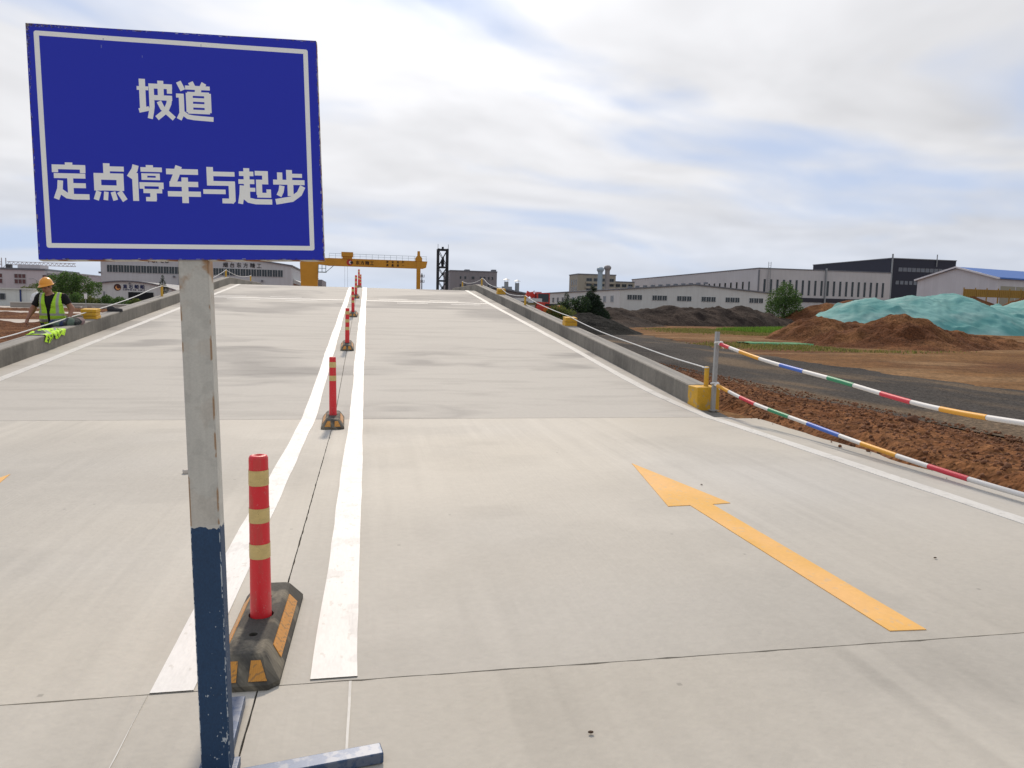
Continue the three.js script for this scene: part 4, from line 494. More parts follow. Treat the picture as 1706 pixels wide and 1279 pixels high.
// ---------------------------------------------------------------- lettering for walls and the crane
const CJ = {
  yan: '1,3 1.5,5|4,3 3.5,5|2.5,.5 2.5,5.5 .5,9.5|2.5,5.5 4.2,9|5,1 9.5,1 9.5,9.5 5,9.5 5,1|6,4 8.6,4|7.3,2.2 7.2,5 6,8|7.2,5 8.6,8', tai: '4.5,.5 2,4 8,3.8|6.8,2 8.5,4.5|2,5.5 8.2,5.5 8.2,9.5 2,9.5 2,5.5',
  dong: '1,2 9,2|4.5,.3 2,5 8.5,5|5.2,4 5.2,9.6 4,9|3,6.5 1.2,9|7.2,6.5 9,9', fang: '5,.3 5.3,2|.8,2.5 9.2,2.5|4,2.5 3.5,6 1,9.6|4,5 8,5 7.5,9.4 5.8,9',
  jing: '.5,4 4.3,4|2.4,.5 2.4,9.5|.8,1 1.5,3|4,1 3.3,3|2.2,5 .5,7.5|2.6,5 4.3,7|5,1.5 9.6,1.5|5.3,3 9.3,3|4.8,4.5 9.8,4.5|7.3,.3 7.3,4.5|5.8,9.6 5.8,5.5 9,5.5 9,9.6|5.8,7 9,7|5.8,8.3 9,8.3', gong: '1.5,1.5 8.5,1.5|5,1.5 5,9|.8,9 9.2,9',
  lan: '.8,1.8 9.2,1.8|3.3,.5 3.3,3|6.7,.5 6.7,3|2.2,3.6 2.2,6|4,3.4 4,6.2|5.8,3.4 5.2,5|5.8,4.2 9,4.2|7,5 8,5.8|1.8,9.3 1.8,6.8 8.3,6.8 8.3,9.3|4,6.8 4,9.3|6.1,6.8 6.1,9.3|.6,9.4 9.5,9.4', shi: '1,1.5 9,1.5|4.5,1.5 1,7.5|3.5,5 8.5,5 8.5,9.3 3.5,9.3 3.5,5',
  chuan: '2.5,.3 1.8,1.6|.8,9.3 1.2,1.6 4.2,1.6 4.2,9.5|.3,5.2 5,5.2|2.7,2.8 2.8,4|2.7,6.5 2.8,8|5.4,4.6 6.3,3 6.5,1 8.8,1 8.8,4 9.7,4.2|6,5.5 9,5.5 9,9.3 6,9.3 6,5.5', bo: '2.5,.3 1.8,1.6|.8,9.3 1.2,1.6 4.2,1.6 4.2,9.5|.3,5.2 5,5.2|2.7,2.8 2.8,4|2.7,6.5 2.8,8|7.5,.5 6.8,2|5.8,2.2 9.4,2.2 9.4,9.4 5.8,9.4 5.8,2.2|5.8,5.7 9.4,5.7',
  an: '5,.2 5.2,1.5|1,3.2 1,1.8 9,1.8 8.7,3.2|4.6,3 3,6.5 8,9.6|.6,5.4 9.4,5.4|7,5.4 5.5,8 1,9.6', quan: '.6,4.5 5,.3 9.4,4.5|2.5,4.8 7.5,4.8|2.8,7 7.2,7|5,4.8 5,9.3|1,9.3 9,9.3', sheng: '2.8,.8 1.2,4|1.8,3 8.8,3|1.8,6 8.5,6|5.2,.3 5.2,9.3|.6,9.3 9.4,9.3', chan: '5,.2 5.2,1.4|1.2,1.6 8.8,1.6|3.2,2.4 3.8,3.8|6.8,2.4 6,3.8|9,4.3 2,4.3 1.8,7 .6,9.6',
  zhi: '8.5,.6 2,1.5 2,5 .7,9.5|2,3.2 9.3,3.2|5.6,1.4 5.6,4.8|3.8,7.8 3.8,4.8 8,4.8 8,7.8|5.8,5.8 5.5,7.8 3,9.6|6.5,7.8 8.8,9.6', liang: '2.5,.5 7.5,.5 7.5,3 2.5,3 2.5,.5|2.5,1.7 7.5,1.7|.5,4 9.5,4|2.3,5 7.7,5 7.7,7.3 2.3,7.3 2.3,5|2.3,6.1 7.7,6.1|5,5 5,9.5|1.8,8.4 8.2,8.4|.6,9.6 9.4,9.6', di: '2,.3 .8,2.2|1.5,1.2 4.5,1.2|6.2,.3 5.2,2.2|6,1.2 9.2,1.2|1.5,3 8.2,3 8.2,5 1.8,5 1.4,7 8.8,7 8.4,9.2|5,3 5,9.8|4.6,7 1,9.6', yi: '.8,5 9.2,5',
};
function glyph(k, size, x, y, z, m, parent, wt = 1) {   // x, y: lower left; raised strokes
  const s = size / 10, geos = []; let n = 0;
  for (const st of CJ[k].split('|')) { const p = st.split(' ').map((q) => q.split(',').map(Number)); for (let i = 1; i < p.length; i++) { const a = p[i - 1], b = p[i], dx = b[0] - a[0], dy = b[1] - a[1], l = Math.hypot(dx, dy) + wt * 0.9; geos.push(box(l * s, wt * s, 0.04 + 0.006 * n++).rotateZ(Math.atan2(-dy, dx)).translate(x + (a[0] + b[0]) / 2 * s, y + (10 - (a[1] + b[1]) / 2) * s, z)); } }
  return obj('character', geos, m, parent);
}
const font = await new FontLoader().loadAsync('fonts/droid/droid_sans_bold.typeface.json');
const letters = (t, size, x, y, z, m, parent, step) => { let cx = x; for (const ch of t) { if (ch !== ' ') { const g = new TextGeometry(ch, { font, size, depth: 0.05, curveSegments: 4 }); obj('letter', g.translate(cx, y, z), m, parent); } cx += step; } };

// ---------------------------------------------------------------- buildings behind the site
const wallTex = (r, g, b, s, per = 1.1) => new THREE.MeshStandardMaterial({ map: tex(512, 512, (u, v) => { const st = fbm(u * 30, v * 3, 4, s, 30, 3), a = fbm(u * 4, v * 4, 4, s + 7, 4, 4), seam = (u * 12) % 1 < 0.06 ? 0.93 : 1, k = seam * (1 + 0.14 * (st - 0.5) + 0.12 * (a - 0.5)); return [r * k, g * k, b * k]; }, { repeat: [12 * per, 12 * per] }), roughness: 0.7 });
const paleWall = wallTex(0.51, 0.53, 0.54, 2001), whiteWall = wallTex(0.58, 0.60, 0.58, 2101), greyWall = wallTex(0.23, 0.225, 0.24, 2201), navyWall = wallTex(0.022, 0.026, 0.045, 2301), pinkWall = wallTex(0.56, 0.53, 0.54, 2401);
const glassMat = new THREE.MeshPhysicalMaterial({ color: lin(0.02, 0.028, 0.03), roughness: 0.12 }), glassBlue = new THREE.MeshPhysicalMaterial({ color: lin(0.05, 0.07, 0.085), roughness: 0.15 }), frameMat = mat(0.42, 0.44, 0.44, 0.6), trimMat = mat(0.16, 0.17, 0.19, 0.7), roofGrey = mat(0.17, 0.185, 0.21, 0.75), blueRoof = mat(0.03, 0.13, 0.42, 0.55), steelGrey = mat(0.28, 0.30, 0.31, 0.5, { metalness: 0.3 });
const metreUV = (g) => { const p = g.attributes.position, n = g.attributes.normal, u = g.attributes.uv; for (let i = 0; i < p.count; i++) { const ax = Math.abs(n.getX(i)) > 0.7; u.setXY(i, ax ? p.getZ(i) : p.getX(i), Math.abs(n.getY(i)) > 0.7 ? p.getZ(i) : p.getY(i)); } return g; };
const shapeZ = (pts, d, z0 = 0) => new THREE.ExtrudeGeometry(new THREE.Shape(pts.map((p) => new THREE.Vector2(...p))), { depth: d, bevelEnabled: false }).translate(0, 0, z0);
// window: frame on the wall, panes as its pieces. Built on the plane z = z0 facing +z, or on x = x0 facing -x when side is set
function windowAt(parent, a, y0, y1, b, at, panes, side, fm = frameMat, gm = glassMat, name = 'window') {
  const put = (l, h, d, c, y, o) => side ? box(d, h, l, at - o, y, c) : box(l, h, d, c, y, at + o), w = (b - a), bar_ = Math.min(0.12, w * 0.06), geos = [put(w, bar_, 0.12, (a + b) / 2, y0, 0.05), put(w, bar_, 0.12, (a + b) / 2, y1, 0.05)];
  for (let i = 0; i <= panes; i++) geos.push(put(bar_, y1 - y0 - bar_, 0.10, a + w * i / panes, (y0 + y1) / 2, 0.045));
  const f = obj(name, geos, fm, parent); for (let i = 0; i < panes; i++) obj('pane', put(w / panes - bar_, y1 - y0 - bar_, 0.05, a + w * (i + 0.5) / panes, (y0 + y1) / 2, 0.02), gm, f); return f;
}
const slit = (parent, c, y0, y1, w, at, side) => obj('window', side ? box(0.1, y1 - y0, w, at - 0.03, (y0 + y1) / 2, c) : box(w, y1 - y0, 0.1, c, (y0 + y1) / 2, at + 0.03), glassMat, parent);
function gable(parent, x0, x1, z, depth, eave, ridge, wm, rm, xr = (x0 + x1) / 2, over = 0.4) {
  obj('wall', metreUV(shapeZ([[x0, 0], [x1, 0], [x1, eave], [xr, ridge], [x0, eave]], depth, z - depth)), wm, parent);
  for (const [a, b] of [[x0 - over, xr], [xr, x1 + over]]) { const k0 = a === xr ? ridge : eave - over * (ridge - eave) / (xr - x0), k1 = b === xr ? ridge : eave - over * (ridge - eave) / (x1 - xr); obj('roof', shapeZ([[a, k0 + 0.03], [b, k1 + 0.03], [b, k1 + 0.35], [a, k0 + 0.35]], depth + 0.8, z - depth - 0.4), rm, parent); }
}
{ // long white hall behind the blue sign
  const b = thing('factory_hall', 'large white factory hall with dark lettering partly hidden behind the blue sign', 'building'), z = -220;
  gable(b, -70.5, -21.1, z, 115, 11.25, 14.4, paleWall, roofGrey);
  const ws = []; for (let i = 0; i < 32; i++) { const a = -69 + i * (45.7 / 32); windowAt(b, a + 0.06, 8.1, 10.05, a + 45.7 / 32 - 0.06, z, 2); }
  ['yan', 'tai', 'dong', 'fang', 'jing', 'gong'].forEach((k, i) => glyph(k, 1.3, -39.3 + i * 1.79, 10.42, z + 0.05, mat(0.03, 0.03, 0.035, 0.7), b, 1.15));
  letters('TOFCO', 1.15, -58.9, 11.0, z + 0.03, mat(0.03, 0.03, 0.035, 0.7), b, 1.13);
  obj('lamp', [box(0.5, 0.5, 0.5, -52, 7.4, z + 0.3)], trimMat, b); obj('lamp', [box(0.5, 0.5, 0.5, -28.9, 6.9, z + 0.3)], trimMat, b); obj('lamp', [box(0.5, 0.5, 0.5, -70.7, 7.9, z + 0.2)], trimMat, b);
  obj('canopy', shapeZ([[-21.1, 6.6], [-18.6, 5.9], [-18.6, 6.7], [-21.1, 7.8]], 60, z - 66), whiteWall, b); obj('downpipe', box(0.3, 11, 0.3, -50.6, 5.5, z + 0.2), steelGrey, b);
  obj('rooftop_shelter', [box(5, 3, 30, -19.5, 8.4, z - 90)], greyWall, b);
}
{ // low shed with a curved roof
  const b = thing('arched_shed', 'low white shed with curved roof, round logo and small blue lettering', 'building'), z = -150, f = (x) => 4.3 - 2.2 * Math.pow((x + 43.6) / 10.4, 2), top = range(-54, -33.2, 26);
  obj('wall', metreUV(shapeZ([[-54, -0.05], [-33.2, -0.05], ...top.slice().reverse().map((x) => [x, f(x)])], 30, z - 30)), whiteWall, b);
  obj('roof', shapeZ([...top.map((x) => [x, f(x) + 0.02]), ...top.slice().reverse().map((x) => [x, f(x) + 0.2])], 30.8, z - 30.4), trimMat, b);
  const L = obj('logo', new THREE.CylinderGeometry(0.62, 0.62, 0.06, 32).rotateX(Math.PI / 2).translate(-45.3, 3.22, z + 0.05), mat(0.06, 0.02, 0.015, 0.6), b);
  obj('crescent', (() => { const s = new THREE.Shape(); s.absarc(-45.22, 3.14, 0.42, 2.2, 6.2, false); s.absarc(-45.1, 3.32, 0.36, 5.9, 2.5, true); return new THREE.ExtrudeGeometry(s, { depth: 0.03, bevelEnabled: false }).translate(0, 0, z + 0.08); })(), mat(0.75, 0.35, 0.12, 0.6), L);
  const ink = mat(0.02, 0.03, 0.10, 0.7); ['lan', 'shi', 'chuan', 'bo'].forEach((k, i) => glyph(k, 0.72, -44.35 + i * 0.98, 3.06, z + 0.05, ink, b, 1.25));
  letters('SAPPHIRE SHIP', 0.26, -44.4, 2.68, z + 0.02, ink, b, 0.295);
  obj('door', box(4.3, 2.4, 0.2, -41.3, 1.2, z + 0.05), mat(0.01, 0.012, 0.014, 0.9), b); obj('lamp', box(0.25, 0.25, 0.25, -43.2, 3.98, z + 0.15), trimMat, b); obj('downpipe', box(0.15, 2.4, 0.15, -47.6, 1.2, z + 0.1), trimMat, b);
}
{ // pale building at the far left
  const b = thing('office_block', 'pale pinkish flat roofed building at the far left behind the worker', 'building'), z = -240;
  obj('wall', metreUV(box(36, 8.6, 26, -110, 4.3, z - 13)), pinkWall, b); obj('roof', box(36.6, 0.5, 26.6, -110, 8.85, z - 13), trimMat, b); obj('wing', metreUV(box(9.5, 7.6, 20, -87.2, 3.8, z - 12)), pinkWall, b); obj('parapet', box(9.7, 0.4, 20.4, -87.2, 7.8, z - 12), mat(0.5, 0.5, 0.5), b); obj('roof_house', metreUV(box(6, 1.3, 6, -98, 9.7, z - 8)), pinkWall, b);
  const rb = mat(0.13, 0.06, 0.06, 0.6); for (const [a, y0, y1, e] of [[-99.9, 6.2, 7.4, -96.9], [-99.9, 4.6, 5.9, -96.9], [-92.5, 5.7, 7.3, -88.9], [-106, 6.2, 7.4, -103], [-106, 4.6, 5.9, -103]]) windowAt(b, a, y0, y1, e, z, 3, false, frameMat, rb);
  windowAt(b, -87.5, 5.6, 7.0, -84, -239.9 + 0.0 - 2 + 0.05, 3, false, frameMat, glassMat);
}
{ // tower crane far away
  const c = thing('tower_crane', 'distant pale tower crane with a long horizontal jib above the far left roofs', 'crane'), m = mat(0.45, 0.45, 0.46, 0.7), z = -300, lat = (a, b, h, n, g) => { for (let i = 0; i < n; i++) { const x0 = lerp(a, b, i / n), x1 = lerp(a, b, (i + 1) / n); g.push(bar([x0, h[0], z], [(x0 + x1) / 2, h[1], z], 0.14), bar([(x0 + x1) / 2, h[1], z], [x1, h[0], z], 0.14)); } g.push(bar([a, h[0], z], [b, h[0], z], 0.2), bar([a, h[1], z], [b, h[1], z], 0.2)); return g; };
  obj('jib', lat(-127, -104.5, [12.1, 13.2], 16, []), m, c); obj('counter_jib', lat(-140, -129, [12.1, 13.0], 6, []), m, c); const g = []; for (let i = 0; i < 8; i++) g.push(bar([-128.8, i * 1.5, z], [-127.4, (i + 1) * 1.5, z], 0.14)); for (const x of [-128.8, -127.4]) g.push(bar([x, -0.1, z], [x, 14.5, z], 0.24)); obj('mast', g, m, c); obj('cab', box(1.6, 1.7, 1.6, -126.4, 11.4, z), mat(0.05, 0.06, 0.07, 0.5), c);
}
{ // site cabin
  const b = thing('site_cabin', 'white prefabricated site cabin with blue corner post behind the worker', 'cabin'), z = -98;
  obj('wall', metreUV(box(9, 2.05, 4, -43.3, 1.0, z - 2)), whiteWall, b); obj('roof', box(9.5, 0.14, 4.6, -43.3, 2.1, z - 2), mat(0.5, 0.5, 0.48, 0.7), b); for (const x of [-40.2, -47.6]) obj('corner_post', box(0.16, 2.02, 0.1, x, 1.0, z + 0.04), mat(0.012, 0.03, 0.13, 0.6), b); windowAt(b, -42.9, 0.82, 1.5, -41.85, z, 2, false, trimMat, glassMat); windowAt(b, -45.6, 0.82, 1.5, -44.5, z, 2, false, trimMat, glassMat);
}
// gantry crane
{
  const c = thing('gantry_crane', 'yellow gantry crane with red logo and dark lettering beyond the crest', 'crane'), z = -170, y = new THREE.MeshStandardMaterial({ map: tex(256, 256, (u, v) => { const k = 1 + 0.25 * (fbm(u * 6, v * 3, 4, 2501, 6, 3) - 0.5); return [0.60 * k, 0.285 * k, 0.02 * k]; }, { repeat: [9, 4] }), roughness: 0.6 }), ink = mat(0.05, 0.02, 0.008, 0.7), rail = mat(0.22, 0.32, 0.33, 0.6);
  obj('girder', metreUV(box(20.8, 1.66, 1.3, 1.9, 10.2, z)), y, c); obj('girder_end', [shapeZ([[12.2, 9.38], [12.9, 9.6], [13.2, 11.0], [12.2, 11.0]], 1.2, z - 0.6), shapeZ([[-14.2, 9.9], [-8.5, 9.4], [-8.5, 11.0], [-14.2, 11.0]], 1.2, z - 0.6)], y, c);
  obj('leg', shapeZ([[-14.0, -0.05], [-10.9, -0.05], [-10.5, 9.95], [-14.4, 9.95]], 1.4, z - 0.7), y, c); obj('leg', [box(0.85, 11.0, 1.1, 11.25, 5.5, z + 0.2)], y, c); obj('hinge_tower', shapeZ([[10.5, 11], [12.0, 11], [12.0, 11.7], [11.55, 12.2], [11.5, 13.2], [11.0, 13.2], [10.95, 12.2], [10.5, 11.7]], 1.0, z - 0.2), y, c);
  obj('trolley', [box(2.5, 0.95, 2.2, -4.35, 11.95, z), box(2.1, 0.5, 1.8, -4.35, 11.25, z)], y, c); obj('cab_platform', [box(1.8, 0.15, 1.2, -9.7, 7.9, z + 0.8), ...[-10.5, -9.7, -8.9].map((x) => bar([x, 7.9, z + 1.3], [x, 9.4, z + 1.3], 0.12)), bar([-10.5, 8.7, z + 1.3], [-8.9, 8.7, z + 1.3], 0.1), bar([-8.9, 7.9, z + 1.2], [-7.2, 9.4, z + 1.2], 0.12)], mat(0.10, 0.17, 0.15, 0.6), c);
  const g = []; for (let x = -8.2; x <= 13; x += 1.32) g.push(bar([x, 11.0, z + 0.6], [x, 12.05, z + 0.6], 0.05)); g.push(bar([-8.2, 12.05, z + 0.6], [13.1, 12.05, z + 0.6], 0.055), bar([-8.2, 11.55, z + 0.6], [13.1, 11.55, z + 0.6], 0.04)); obj('handrail', g, rail, c); obj('hoist_rope', [bar([-4.9, 3.4, z], [-4.9, 11.3, z], 0.04), bar([-4.3, 3.4, z], [-4.3, 11.3, z], 0.04), box(0.9, 0.9, 0.5, -4.6, 3, z)], mat(0.2, 0.22, 0.25, 0.6), c);
  const L = obj('logo', new THREE.CylinderGeometry(0.66, 0.66, 0.06, 32).rotateX(Math.PI / 2).translate(-3.85, 10.2, z + 0.66), mat(0.45, 0.03, 0.02, 0.6), c); obj('logo_white', new THREE.CylinderGeometry(0.36, 0.36, 0.06, 24).rotateX(Math.PI / 2).translate(-3.65, 10.2, z + 0.70), mat(0.75, 0.72, 0.68, 0.6), L); obj('logo_black', new THREE.CylinderGeometry(0.3, 0.3, 0.06, 24).rotateX(Math.PI / 2).translate(-3.4, 10.2, z + 0.74), mat(0.015, 0.015, 0.015, 0.6), L);
  ['dong', 'fang', 'jing', 'gong'].forEach((k, i) => glyph(k, 0.86, -2.55 + i * 1.03, 9.78, z + 0.67, ink, c, 1.2)); ['an', 'quan', 'sheng', 'chan'].forEach((k, i) => glyph(k, 0.5, 4.1 + i * 1.15, 10.4, z + 0.67, ink, c, 1.25)); ['zhi', 'liang', 'di', 'yi'].forEach((k, i) => glyph(k, 0.5, 4.1 + i * 1.15, 9.66, z + 0.67, ink, c, 1.25));
}
{ // black steel tower
  const t = thing('lattice_tower', 'black square steel lattice tower beyond the crest', 'tower'), m = mat(0.012, 0.016, 0.022, 0.6), z = -150, x0 = 13.85, x1 = 15.7;
  for (const [x, zz] of [[x0, 0], [x1, 0], [x0, -1.9], [x1, -1.9]]) obj('column', box(0.36, 12.6, 0.36, x + 0.0, 6.25, z + zz), m, t);
  for (const y of [0.6, 3.4, 6.2, 8.9, 12.35]) obj('tie', [box(1.5, 0.3, 0.3, (x0 + x1) / 2, y, z), box(0.3, 0.3, 1.5, x0, y, z - 0.95), box(0.3, 0.3, 1.5, x1, y, z - 0.95), box(1.5, 0.3, 0.3, (x0 + x1) / 2, y, z - 1.9)], m, t);
  for (let i = 0; i < 4; i++) { const a = [0.6, 3.4, 6.2, 8.9][i], b = [3.4, 6.2, 8.9, 12.35][i]; obj('brace', [bar([x0, a, z], [x1, b, z], 0.11), bar([x1, a, z + 0.05], [x0, b, z + 0.05], 0.11), bar([x0, a, z - 1.9], [x1, b, z - 1.9], 0.11), bar([x1, a, z - 1.85], [x0, b, z - 1.85], 0.11), box(0.4, 0.55, 0.25, (x0 + x1) / 2, (a + b) / 2, z)], m, t); }
  obj('drive_unit', [box(0.6, 0.7, 0.6, 14.78, 10.1, z - 0.9), cyl(0.25, 0.38, 0.9, 10, 14.78, 9.1, z - 0.9), box(0.4, 0.5, 0.4, 14.78, 12.7, z - 0.9)], m, t); obj('handrail', [x0 - 0.1, x1 + 0.1].map((x) => bar([x, 12.6, z], [x, 13.4, z], 0.07)), m, t);
}
{ const t = thing('antenna_mast', 'thin grey antenna mast beside the right leg of the gantry crane', 'mast', [14.15, 0, -200]); obj('pole', cyl(0.2, 0.14, 9.6, 8), steelGrey, t); for (const y of [7.2, 8.6]) obj('antenna_ring', [box(1.3, 0.1, 0.1, 0, y, 0), ...[-0.6, -0.2, 0.2, 0.6].map((x) => box(0.16, 0.7, 0.16, x, y + 0.3, 0))], trimMat, t); }
{ // grey block
  const b = thing('grey_block', 'plain grey concrete building with small square windows right of the black tower', 'building'), z = -220;
  obj('wall', metreUV(box(13.9, 11.4, 20, 30.8, 5.7, z - 10)), greyWall, b); obj('parapet', [box(14.1, 0.35, 20.2, 30.8, 11.5, z - 10), box(1.2, 0.6, 3, 37, 11.9, z - 2), box(1.4, 0.4, 3, 29, 11.8, z - 2)], trimMat, b);
  for (const [x, w] of [[26.9, 0.4], [28.3, 0.5], [30.6, 0.75], [32.9, 0.4], [34, 0.5], [35.3, 0.45], [36.4, 0.45]]) for (const y of [9.2, 6.9]) windowAt(b, x - w / 2, y, y + 0.75, x + w / 2, z, 1, false, trimMat);
}
{ // low hall with two chimneys, just right of the kerb at the crest
  const b = thing('boiler_hall', 'low dark roofed hall with two capped chimneys behind the right kerb', 'building'), z = -140;
  obj('wall', metreUV(shapeZ([[20, -0.05], [30.2, -0.05], [30.2, 3.7], [23.7, 4.75], [20, 4.3]], 24, z - 24)), greyWall, b); obj('roof', shapeZ([[23.5, 4.82], [30.6, 3.68], [30.6, 3.95], [23.5, 5.1], [19.8, 4.6], [19.8, 4.35]], 25, z - 24.5), roofGrey, b);
  for (const [x, h] of [[26.6, 6.2], [28.75, 6.0]]) { const c = obj('chimney', [cyl(0.42, 0.42, h - 3.6, 16, x, 3.6, z - 4)], steelGrey, b); obj('rain_cap', [new THREE.ConeGeometry(0.72, 0.3, 16).translate(x, h + 0.5, z - 4), ...[-0.3, 0.3].map((d) => bar([x + d, h - 0.1, z - 4], [x + d, h + 0.4, z - 4], 0.06))], steelGrey, c); } obj('duct', box(1.9, 0.7, 0.8, 26.6, 4.9, z - 3.4), steelGrey, b);
}
{ // white gabled works with six triple windows
  const b = thing('gabled_works', 'long white gabled works with six triple windows behind the dark spoil heaps', 'building'), z = -190;
  gable(b, 65.8, 110.6, z, 100, 6.55, 8.35, whiteWall, trimMat, 87, 0.3); for (let i = 0; i < 6; i++) { const x = 67.9 + i * 7.05; for (let k = 0; k < 3; k++) windowAt(b, x + k * 1.42, 4.0, 5.3, x + k * 1.42 + 1.25, z, 2); }
  for (let i = 0; i < 13; i++) { const zz = z - 5 - i * 6.6; windowAt(b, zz - 2.4, 3.3, 5.0, zz, 65.8, 3, true, frameMat, glassBlue); } for (let i = 0; i < 11; i++) obj('roof_vent', [box(0.9, 0.5, 0.9, 69.5 + i * 2.2, lerp(6.8, 8.4, (i * 2.2 + 3.7) / 21.2) + 0.35, z - 3)], trimMat, b);
}
{ const b = thing('low_roof_hall', 'long low hall showing its grey metal roof behind the red machine', 'building'), z = -300; gable(b, 50, 63, z, 60, 6.4, 8.4, greyWall, roofGrey); for (const x of [58, 60.5]) obj('roof_vent', cyl(0.6, 0.6, 1.4, 10, x, 7.6, z - 4), trimMat, b); }
{ // office tower
  const b = thing('office_building', 'beige stepped office building with rows of balconies in the distance', 'building'), z = -350, bw = wallTex(0.33, 0.31, 0.25, 2601);
  obj('wall', metreUV(box(19, 17.6, 16, 109.3, 8.8, z - 8)), bw, b); obj('parapet', box(19.4, 0.5, 16.4, 109.3, 17.85, z - 8), trimMat, b); obj('wing', metreUV(box(10.5, 14.6, 14, 124, 7.3, z - 9)), bw, b); obj('wing_parapet', box(10.8, 0.5, 14.2, 124, 14.8, z - 9), trimMat, b);
  for (let r = 0; r < 5; r++) { for (let i = 0; i < 4; i++) windowAt(b, 104 + i * 3.7, 5.2 + r * 2.35, 6.6 + r * 2.35, 106.7 + i * 3.7, z, 2, false, trimMat); obj('balcony', box(15, 0.9, 0.9, 111, 4.5 + r * 2.35, z + 0.4), bw, b); } for (let r = 0; r < 4; r++) { for (let i = 0; i < 3; i++) windowAt(b, 119.6 + i * 3.2, 5.2 + r * 2.35, 6.6 + r * 2.35, 121.8 + i * 3.2, z - 2, 2, false, trimMat); obj('balcony', box(9.6, 0.9, 0.8, 124, 4.5 + r * 2.35, z - 1.6), bw, b); }
  for (let i = 0; i < 3; i++) for (let r = 0; r < 3; r++) windowAt(b, z - 4 - i * 4, 6 + r * 3.4, 8.4 + r * 3.4, z - 2.4 - i * 4, 99.8, 1, true, trimMat);
}
for (const [x, h, l, m] of [[95, 18.2, 'pale blue vent stack with bulging top in front of the office building', mat(0.30, 0.37, 0.42, 0.6)], [98.1, 19.0, 'grey brown vent stack with bulging top in front of the office building', mat(0.25, 0.23, 0.22, 0.7)]]) { const t = thing('vent_stack', l, 'chimney', [x, 0, -300], 0, 'vent stacks'); obj('pipe', cyl(1.1, 1.0, h - 1.6, 16, 0, -0.05), m, t); obj('hood', new THREE.LatheGeometry([[1.0, 0], [1.5, 0.8], [1.5, 1.5], [0.8, 2.1], [0, 2.1]].map((p) => new THREE.Vector2(...p)), 16).translate(0, h - 1.7, 0), m, t); }
{ // big grey factory with slit windows
  const b = thing('slit_window_factory', 'huge pale grey factory with tall narrow slit windows', 'building'), z = -260;
  obj('wall', metreUV(box(56, 18, 138, 172.5, 9, z - 69)), wallTex(0.50, 0.495, 0.495, 2701, 1.6), b); obj('parapet', [box(56.4, 0.35, 138.4, 172.5, 18.05, z - 69)], trimMat, b); obj('base_band', box(56.3, 1.6, 0.3, 172.5, 6.6, z + 0.1), mat(0.03, 0.03, 0.04, 0.8), b);
  for (let i = 0; i < 20; i++) slit(b, 147 + i * 2.65, 8.35, 14.0, 0.85, z, false); for (let i = 0; i < 15; i++) slit(b, z - 7 - i * 4.9, 7.2, 13.2, 1.2, 144.5, true); for (let i = 0; i < 12; i++) obj('window', box(0.1, 1.8, 2.6, 144.47, 10, z - 82 - i * 4.4), glassMat, b);
  obj('downpipe', [box(0.5, 17.5, 0.4, 144.4, 8.7, z + 0.2)], trimMat, b); obj('ladder', [bar([148, 0, z + 0.4], [148, 20.5, z + 0.4], 0.12), bar([149, 0, z + 0.4], [149, 20.5, z + 0.4], 0.12), ...range(0.5, 20, 24).map((y) => bar([148, y, z + 0.4], [149, y, z + 0.4], 0.08))], steelGrey, b); obj('downpipe', bar([172.3, 0, z + 0.4], [172.3, 18.8, z + 0.4], 0.5), steelGrey, b);
}
{ const b = thing('navy_building', 'dark navy clad building rising behind the slit window factory', 'building'), z = -300; obj('wall', metreUV(box(33.6, 27, 60, 247.7, 13.5, z - 30)), navyWall, b); obj('parapet', box(34, 0.4, 60.4, 247.7, 27.1, z - 30), trimMat, b); const gb = mat(0.16, 0.18, 0.21, 0.3); for (let i = 0; i < 12; i++) windowAt(b, 235 + i * 2.3, 21.4, 23.1, 236.9 + i * 2.3, z, 2, false, trimMat, gb); for (let i = 0; i < 9; i++) windowAt(b, 234 + i * 2.3, 15.6, 17.2, 235.6 + i * 2.3, z, 1, false, trimMat, gb); obj('mast', bar([231.2, 0, z + 0.5], [231.2, 29, z + 0.5], 0.5), steelGrey, b); obj('mast', bar([254, 24, z + 0.5], [254, 29.5, z + 0.5], 0.3), steelGrey, b); }
{ const b = thing('blue_roofed_hall', 'white gabled hall with a bright blue roof at the right edge', 'building', [131.85, 0, -149.15], -Math.PI * 75 / 180); gable(b, -9.5, 9.5, 0, 70, 10.0, 12.5, wallTex(0.54, 0.54, 0.56, 2801), blueRoof, 0, 0.5); for (let i = 0; i < 12; i++) obj('bay_panel', box(0.1, 4.4, 5.2, 9.53, 6.2, -3.6 - i * 5.7), mat(0.30, 0.29, 0.22, 0.7), b); obj('verge', [bar([-10, 9.98, 0.45], [0, 12.75, 0.45], 0.35), bar([0, 12.75, 0.45], [10, 9.98, 0.45], 0.35)], mat(0.7, 0.7, 0.72, 0.6), b); }
